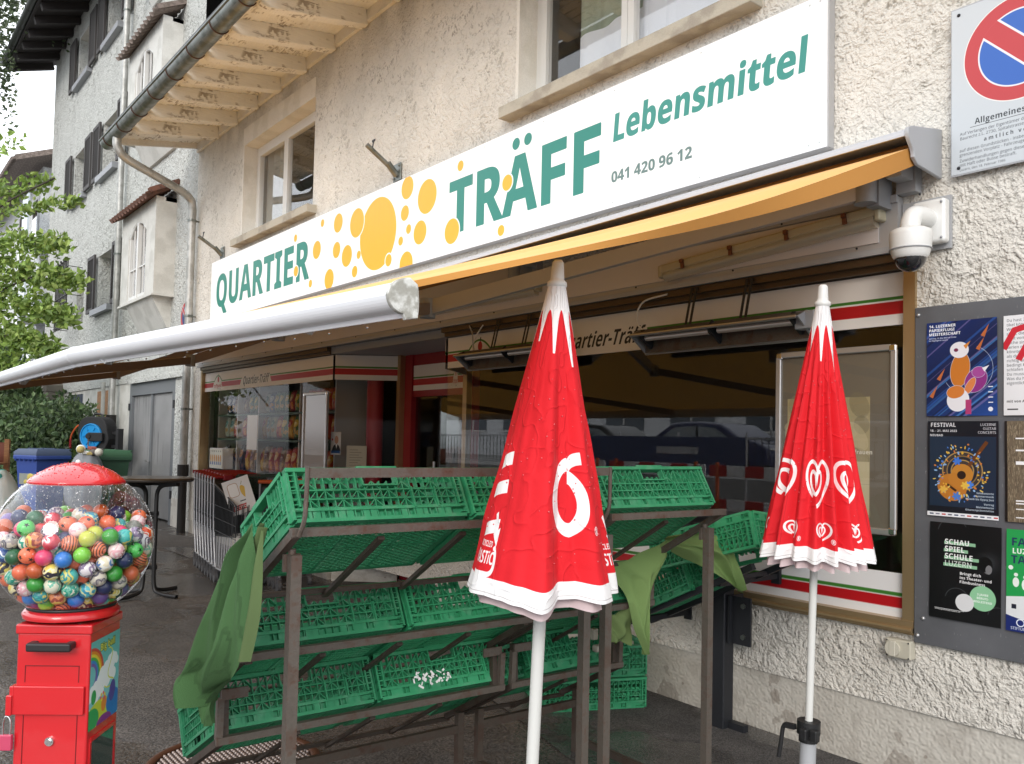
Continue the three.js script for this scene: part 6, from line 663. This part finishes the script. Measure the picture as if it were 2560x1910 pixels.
  { const t = thing('promotion_card', 'white promotion card on a clear clip above the nested trolleys', 'card', [-7.72, .60, .92], .95); const tx = ctex(256, 340, (c, w, h) => { c.fillStyle = '#e8e8ea'; c.fillRect(0, 0, w, h); c.strokeStyle = '#b08a70'; c.lineWidth = 5; c.fillStyle = '#f4f4f4'; c.beginPath(); c.roundRect(40, 40, 96, 130, 26); c.fill(); c.stroke(); c.fillStyle = '#d8b020'; c.beginPath(); c.ellipse(180, 140, 28, 64, -.2, 0, 7); c.fill(); c.strokeStyle = '#8a8a60'; c.beginPath(); c.moveTo(170, 70); c.lineTo(186, 40); c.stroke(); c.fillStyle = '#555'; c.fillRect(120, 218, 100, 12); c.fillStyle = '#b8202a'; c.fillRect(20, 254, 216, 50); c.fillStyle = '#f0e0e0'; c.font = 'bold 40px sans-serif'; c.fillText('AKTION', 50, 294); }); const m = obj('card', [bx(.25, .33, .004, -.02, .40, 0, -.1, 0, .36)], M.white, t); const f = new THREE.PlaneGeometry(.248, .328); f.rotateZ(.36).rotateX(-.1).translate(-.02, .4, .004); obj('print', f, printed(tx, .4), m); obj('clip', [rb(.12, .03, .015, .005, .035, .235, 0), rod([.04, .23, 0], [.045, .12, 0], .012, 8), tube([[.045, .14, 0], [.06, .08, .0], [.05, .02, 0], [.035, .06, 0], [.04, .13, 0]], .006, 20, 6)], phy([.85, .88, .9], .1, { transmission: .6, thickness: 0 }), t); }
  { // round drain cover under the stall
    const t = thing('drain_cover', 'rusty round rim with a perforated steel cover on the ground under the stall', 'drain cover', [-3.78, ground(-3.8) + .004, 2.42]); obj('rim', new THREE.TorusGeometry(.36, .022, 8, 56).rotateX(PI / 2).scale(1, .5, 1).translate(0, .008, 0), std([.10, .04, .02], .6, .3), t); obj('pit', cyl(.35, .35, .004, 0, 0, 0, 40), std([.045, .022, .016], .7), t); const L = []; for (let i = -15; i <= 15; i++) for (let j = -15; j <= 15; j++) { const x = i * .024 + (j & 1) * .012, z = j * .023; if (Math.hypot(x, z) > .335) continue; L.push(sph(.0088, x, .0085, z, 6, 4)); } stuff(obj('stud_pattern', L.map((g) => g), std([.40, .33, .30], .42, .5), t)); }
  { const r = rng(91), m = [std([.25, .1, .04], .8), std([.14, .08, .04], .8), std([.3, .26, .2], .8)]; const spots = [[-5.25, 2.6], [-5.0, 2.9], [-6.4, 2.4], [-3.6, 1.9], [-4.4, 3.0]]; const names = ['orange-brown fallen leaf on the wet asphalt right of the red machine', 'brown fallen leaf on the wet asphalt near the red machine', 'small brown leaf on the asphalt by the standing table', 'small pale leaf on the asphalt under the stall', 'small brown leaf on the wet asphalt left of the drain']; spots.forEach(([x, z], i) => { const l = leafGeo(.03, .05, .1); l.rotateX(-PI / 2); const o = obj('fallen_leaf', l, m[i % 3]); o.position.set(x, ground(x) + .006, z); o.rotation.y = r() * 6; tag(o, names[i], 'leaf'); }); }
}
// ---------------------------------------------------------------- goods in the left window
{
  const bagTex = (bg, a, b, seed, word) => ctex(128, 160, (c, w, h) => { const r = rng(seed); c.fillStyle = bg; c.fillRect(0, 0, w, h); c.fillStyle = a; c.beginPath(); c.ellipse(w / 2, h * .36, 46, 26, -.15, 0, 7); c.fill(); c.fillStyle = b; for (let i = 0; i < 9; i++) { c.beginPath(); c.ellipse(20 + r() * 90, h * (.58 + .28 * r()), 14, 10, r() * 3, 0, 7); c.fill(); } c.fillStyle = 'rgba(240,235,220,.5)'; c.fillRect(w * .26, h * .32, w * .48, 7); c.fillStyle = 'rgba(20,10,5,.35)'; c.fillRect(0, 0, w, 10); c.fillRect(0, h - 10, w, 10); });
  const mats = [['orange', '#c4440f', '#e0a820', '#d88a20'], ['red', '#a01318', '#d8b080', '#d07a20'], ['green and yellow', '#3c6a26', '#d0b830', '#c09a28'], ['yellow', '#c08a14', '#a01c14', '#d8b850'], ['dark brown', '#22120c', '#b07838', '#6a3c1c'], ['blue', '#142c6c', '#b0b8c8', '#b88428'], ['white and teal', '#a8b4a8', '#1c6a62', '#a8843c'], ['beige', '#86643a', '#641c12', '#b89860']].map(([n, a, b, c], i) => [n, std([.8, .8, .8], .5, 0, { map: bagTex(a, b, c, 500 + i) })]);
  const bag = new ParametricGeometry((u, v, o) => { const e = Math.pow(Math.sin(PI * clamp(u, .0, 1)), .45) * Math.pow(Math.sin(PI * clamp(v * .92 + .04)), .5), s = .055 * e; o.set((u - .5) * .2, v * .27, s + .004 * Math.sin(v * 22 + u * 9) * e); }, 12, 12); bag.computeVertexNormals(); const back = bag.clone().scale(1, 1, -1); const bagG = merge([bag, back]);
  const rows = [['lower', 1.115, -.28, [4, 4, 4, 4, 4, 3, 7, 4, 3, 7, 1, 1, 7, 1, 1, 2, 2, 1, 0, 0, 0], .158], ['middle', 1.535, -.3, [6, 6, 1, 7, 1, 7, 3, 3, 3, 6, 6, 1, 2, 3, 2, 2, 3, 0, 0, 0, 0], .158], ['upper', 1.855, -.32, [5, 5, 7, 7, 7, 2, 2, 6, 6, 5, 2, 2, 2, 1, 2, 0, 0, 0, 0, 0, 0], .158]]; const ords = ['first', 'second', 'third', 'fourth', 'fifth', 'sixth', 'seventh', 'eighth', 'ninth', 'tenth', 'eleventh', 'twelfth', 'thirteenth', 'fourteenth', 'fifteenth', 'sixteenth', 'seventeenth', 'eighteenth', 'nineteenth', 'twentieth', 'last']; const rr = rng(66);
  rows.forEach(([row, y, z, list, dx]) => list.forEach((k, i) => { const m = obj('snack_bag', bagG, mats[k][1]); m.position.set(-11.45 + i * dx, y, z + .02 * rr()); m.rotation.set(-.08, (rr() - .5) * .3, (rr() - .5) * .06); m.scale.set(.74, row === 'upper' ? .92 : 1.02 + .2 * rr() * (row === 'lower'), .9); tag(m, `${mats[k][0]} snack bag, ${ords[i]} from the left on the ${row} shelf in the window`, 'snack bag', 'snack bags in the shop window'); }));
  const sh = thing('window_shelf', 'dark green shelf unit with three boards in the left shop window', 'shelf'); for (const y of [1.10, 1.52, 1.84]) obj('board', bb(-11.62, -8.1, y - .025, y, -.55, -.2), M.shelfGreen, sh); obj('back_panel', bb(-11.62, -8.1, .95, 2.1, -.58, -.56), M.shelfGreen, sh); for (const x of [-11.6, -10.9, -10.2, -9.0, -8.12]) obj('upright', bb(x, x + .025, .7, 2.2, -.56, -.2), std([.5, .5, .48], .5), sh);
  const bc = thing('blue_crate', 'dark blue plastic box with faded print at the left corner of the window', 'box'); obj('box', rb(.9, .36, .3, .02, -11.05, .9, -.35), std([.03, .05, .12], .5), bc); obj('print', plate(.8, .3, .003, -11.05, .91, -.197), printed(ctex(256, 96, (c, w, h) => { c.fillStyle = '#1c2a52'; c.fillRect(0, 0, w, h); const r = rng(4); for (let i = 0; i < 14; i++) { c.fillStyle = ['#b8803a', '#5a7a3a', '#c8c8c8', '#8a6a40'][i % 4]; c.beginPath(); c.ellipse(100 + r() * 70, 50 + (r() - .5) * 30, 6 + r() * 12, 4 + 7 * r(), r() * 3, 0, 7); c.fill(); } }), .4), bc);
  const fl = thing('white_flyer', 'white flyer taped inside the left shop window among the snack bags', 'flyer'); obj('sheet', plate(.32, .42, .002, -10.02, 1.6, -.06), M.white, fl);
  const co = thing('carton_display', 'white carton with a row of bottles printed on it, lower left of the window', 'carton'); obj('carton', rb(.5, .27, .14, .006, -11.3, 1.25, -.15), M.white, co); obj('print', plate(.48, .25, .002, -11.3, 1.25, -.078), printed(ctex(192, 100, (c, w, h) => { c.fillStyle = '#d8d8cc'; c.fillRect(0, 0, w, h); for (let i = 0; i < 6; i++) { c.fillStyle = '#3a3a30'; c.fillRect(16 + i * 29, 8, 8, 8); c.fillStyle = '#c88a3a'; c.beginPath(); c.ellipse(20 + i * 29, 50, 9, 20, 0, 0, 7); c.fill(); c.fillStyle = '#3a62a8'; c.fillRect(13 + i * 29, 68, 14, 16); } }), .5), co);
  // notices on the return window and red column, items further in
  const po = thing('small_portrait_poster', 'small portrait poster of a man in a dark suit on the red column', 'poster'); obj('sheet', plate(.16, .23, .002, -7.80, 1.50, -.062, .2), printed(ctex(128, 180, (c, w, h) => { c.fillStyle = '#cfd2d6'; c.fillRect(0, 0, w, h); c.fillStyle = '#b88a70'; c.beginPath(); c.ellipse(72, 62, 24, 32, 0, 0, 7); c.fill(); c.fillStyle = '#1c2230'; c.beginPath(); c.moveTo(16, 150); c.quadraticCurveTo(30, 98, 72, 96); c.quadraticCurveTo(112, 98, 124, 150); c.fill(); c.fillStyle = '#e8e8ea'; c.beginPath(); c.moveTo(60, 98); c.lineTo(84, 98); c.lineTo(74, 134); c.fill(); c.fillStyle = '#2c5a9a'; c.fillRect(8, 148, 112, 20); c.fillStyle = '#b8283a'; c.fillRect(12, 52, 16, 16); }), .4), po);
  const no = thing('paper_notice', 'pale paper notice on the glass beside the entrance', 'notice'); obj('sheet', plate(.2, .29, .002, -7.615, 1.335, -.20, .9), printed(ctex(96, 136, (c, w, h) => { c.fillStyle = '#b8b6a8'; c.fillRect(0, 0, w, h); c.fillStyle = '#8a887c'; for (let i = 0; i < 9; i++) c.fillRect(14, 18 + i * 12, 40 + (i * 17) % 28, 3); }), .7), no);
}
// ---------------------------------------------------------------- across the street (seen mirrored in the glass)
{
  struct('terrace', [bb(-60, 12, -.2, .75, 13.6, 40)], std([.28, .28, .27], .9));
  const b = thing('white_building', 'long white flat building across the street, seen mirrored in the shop window', 'building'); obj('wall', bb(-46, 8, .7, 6.5, 27, 33), std([.78, .79, .80], .8), b); obj('roof', bb(-46.3, 8.3, 6.5, 6.8, 26.6, 33.4), M.greyPaint, b); for (let k = 0; k < 12; k++) { const w = obj('window', bb(-44 + k * 4.3, -41.4 + k * 4.3, 2.2, 4.6, 26.95, 26.99), std([.1, .12, .14], .2), b); obj('frame', [bb(-44 + k * 4.3, -41.4 + k * 4.3, 2.15, 2.25, 26.9, 26.96), bb(-42.75 + k * 4.3, -42.65 + k * 4.3, 2.2, 4.6, 26.9, 26.96)], M.windowWhite, w); }
  const f = thing('street_railing', 'dark railing along the raised car park, seen mirrored in the shop window', 'railing'); obj('rail', [bb(-36, 4, 1.74, 1.80, 14, 14.05), bb(-36, 4, .88, .92, 14, 14.04)], M.alu, f); for (let k = 0; k < 200; k++) obj('baluster', rod([-36 + k * .2, .86, 14.02], [-36 + k * .2, 1.76, 14.02], .013, 5), M.castIron, f);
  const car = (label, x, z, col) => { const t = thing('parked_car', label, 'car', [x, .75, z]); const s = new THREE.Shape(); s.moveTo(-2.2, .35); s.lineTo(-2.25, .75); s.quadraticCurveTo(-2.1, .98, -1.9, 1.0); s.lineTo(-1.2, 1.42); s.quadraticCurveTo(-.2, 1.52, .6, 1.4); s.quadraticCurveTo(1.0, 1.2, 1.25, .98); s.quadraticCurveTo(2.0, .92, 2.2, .7); s.lineTo(2.25, .35); for (const wx of [1.35, -1.35]) { s.lineTo(wx + .38, .3); s.absarc(wx, .32, .37, 0, PI, false); } s.lineTo(-2.2, .35); const g = new THREE.ExtrudeGeometry(s, { depth: 1.6, bevelEnabled: true, bevelSize: .08, bevelThickness: .1, bevelSegments: 3, curveSegments: 10 }).translate(0, 0, -.8); obj('body', g, phy(col, .25, { clearcoat: 1 }), t); const ws = new THREE.Shape(); ws.moveTo(-1.7, 1.0); ws.lineTo(-1.1, 1.36); ws.quadraticCurveTo(-.2, 1.44, .5, 1.34); ws.lineTo(1.05, 1.0); for (const q of [-.905, .9]) { const w = obj('side_window', new THREE.ExtrudeGeometry(ws, { depth: .01, bevelEnabled: false }).translate(0, 0, q), phy([.25, .28, .3], .05, { clearcoat: 1 }), t); obj('pillar', bx(.06, .42, .02, -.2, 1.18, q), M.black, w); } for (const wx of [1.35, -1.35]) for (const q of [-.8, .8]) { const w = obj('wheel', cyl(.33, .33, .22, 0, -.11, 0, 28).rotateX(PI / 2).translate(wx, .33, q), M.black, t); obj('rim', Array.from({ length: 10 }, (_, k) => bx(.2, .03, .03, wx + .12 * Math.cos(k * .628), .33 + .12 * Math.sin(k * .628), q + Math.sign(q) * .12, 0, 0, k * .628)), M.alu, w); } for (const q of [-.55, .55]) obj('headlight', rb(.12, .1, .3, .03, 2.22, .72, q), M.chrome, t); };
  car('dark blue estate car on the raised car park, seen mirrored in the shop window', -16.3, 17.2, [.02, .03, .1]); car('black car further left on the raised car park, seen mirrored in the glass', -22.5, 18.5, [.015, .015, .016]); car('silver car on the raised car park, mirrored near the right window edge', -10.8, 17.6, [.4, .41, .43]);
  const r = rng(88); const c = thing('conifer', 'broad dark conifer at the street edge, seen mirrored in the shop window', 'tree'); obj('trunk', cyl(.12, .06, 3, -17.2, 0, 11.5, 8), M.woodDark, c); const P = []; for (let k = 0; k < 7; k++) clump(r, 260, -17.2 + (r() - .5) * .5, .6 + k * .38, 11.5, 1.25 - k * .15, .32, 1.1 - k * .13, P); leaves('crown', c, P, .13, [[.02, .05, .02], [.03, .07, .025], [.015, .035, .015]], 90);
  const tr = thing('street_tree', 'large green street tree, seen mirrored in the upper left window', 'tree'); obj('trunk', cyl(.3, .18, 7, -29, 0, 11, 10), M.woodDark, tr); const Q = []; for (let k = 0; k < 14; k++) clump(r, 320, -29 + (r() - .5) * 6, 7.4 + (r() - .5) * 4.4, 11 + (r() - .5) * 4, 1.6, 1.2, 1.5, Q); leaves('crown', tr, Q, .28, [[.06, .12, .03], [.09, .16, .04], [.04, .08, .02]], 91);
  const bar = (x, z, turn, label) => { const t = thing('site_barrier', label, 'barrier', [x, ground(-10), z], turn, 'red and white site barriers'); for (const y of [.35, .95]) for (let k = 0; k < 6; k++) obj('barrier_board', rb(.4, .2, .03, .004, -1.0 + k * .4, y, 0), k % 2 ? M.white : std([.5, .03, .03], .4), t); for (const q of [-1.0, 1.0]) { const l = obj('post', [bx(.05, 1.1, .05, q, .55, -.03)], M.orange, t); obj('post_foot', bx(.3, .08, .5, q, .04, 0), M.black, l); } };
  bar(-8.6, 8.4, .05, 'red and white site barrier across the lane, mirrored right in the window'); bar(-11.2, 8.55, -.03, 'red and white site barrier across the lane, mirrored at mid window'); bar(-13.8, 8.6, .02, 'red and white site barrier across the lane, mirrored left in the window');
  const bn = thing('blue_banner', 'dark blue banner on a fence across the lane, seen mirrored in the glass', 'banner'); obj('cloth', bb(-16, -10.6, .95, 1.75, 10.6, 10.62), std([.04, .06, .14], .6), bn); obj('fence_pole', [-16, -14.2, -12.4, -10.6].map((x) => rod([x, 0, 10.64], [x, 1.85, 10.64], .025, 8)), M.alu, bn); obj('print', plate(1.2, .16, .003, -12.4, 1.45, 10.596, PI), M.greyPale, bn);
}
renderer.render(scene, camera);
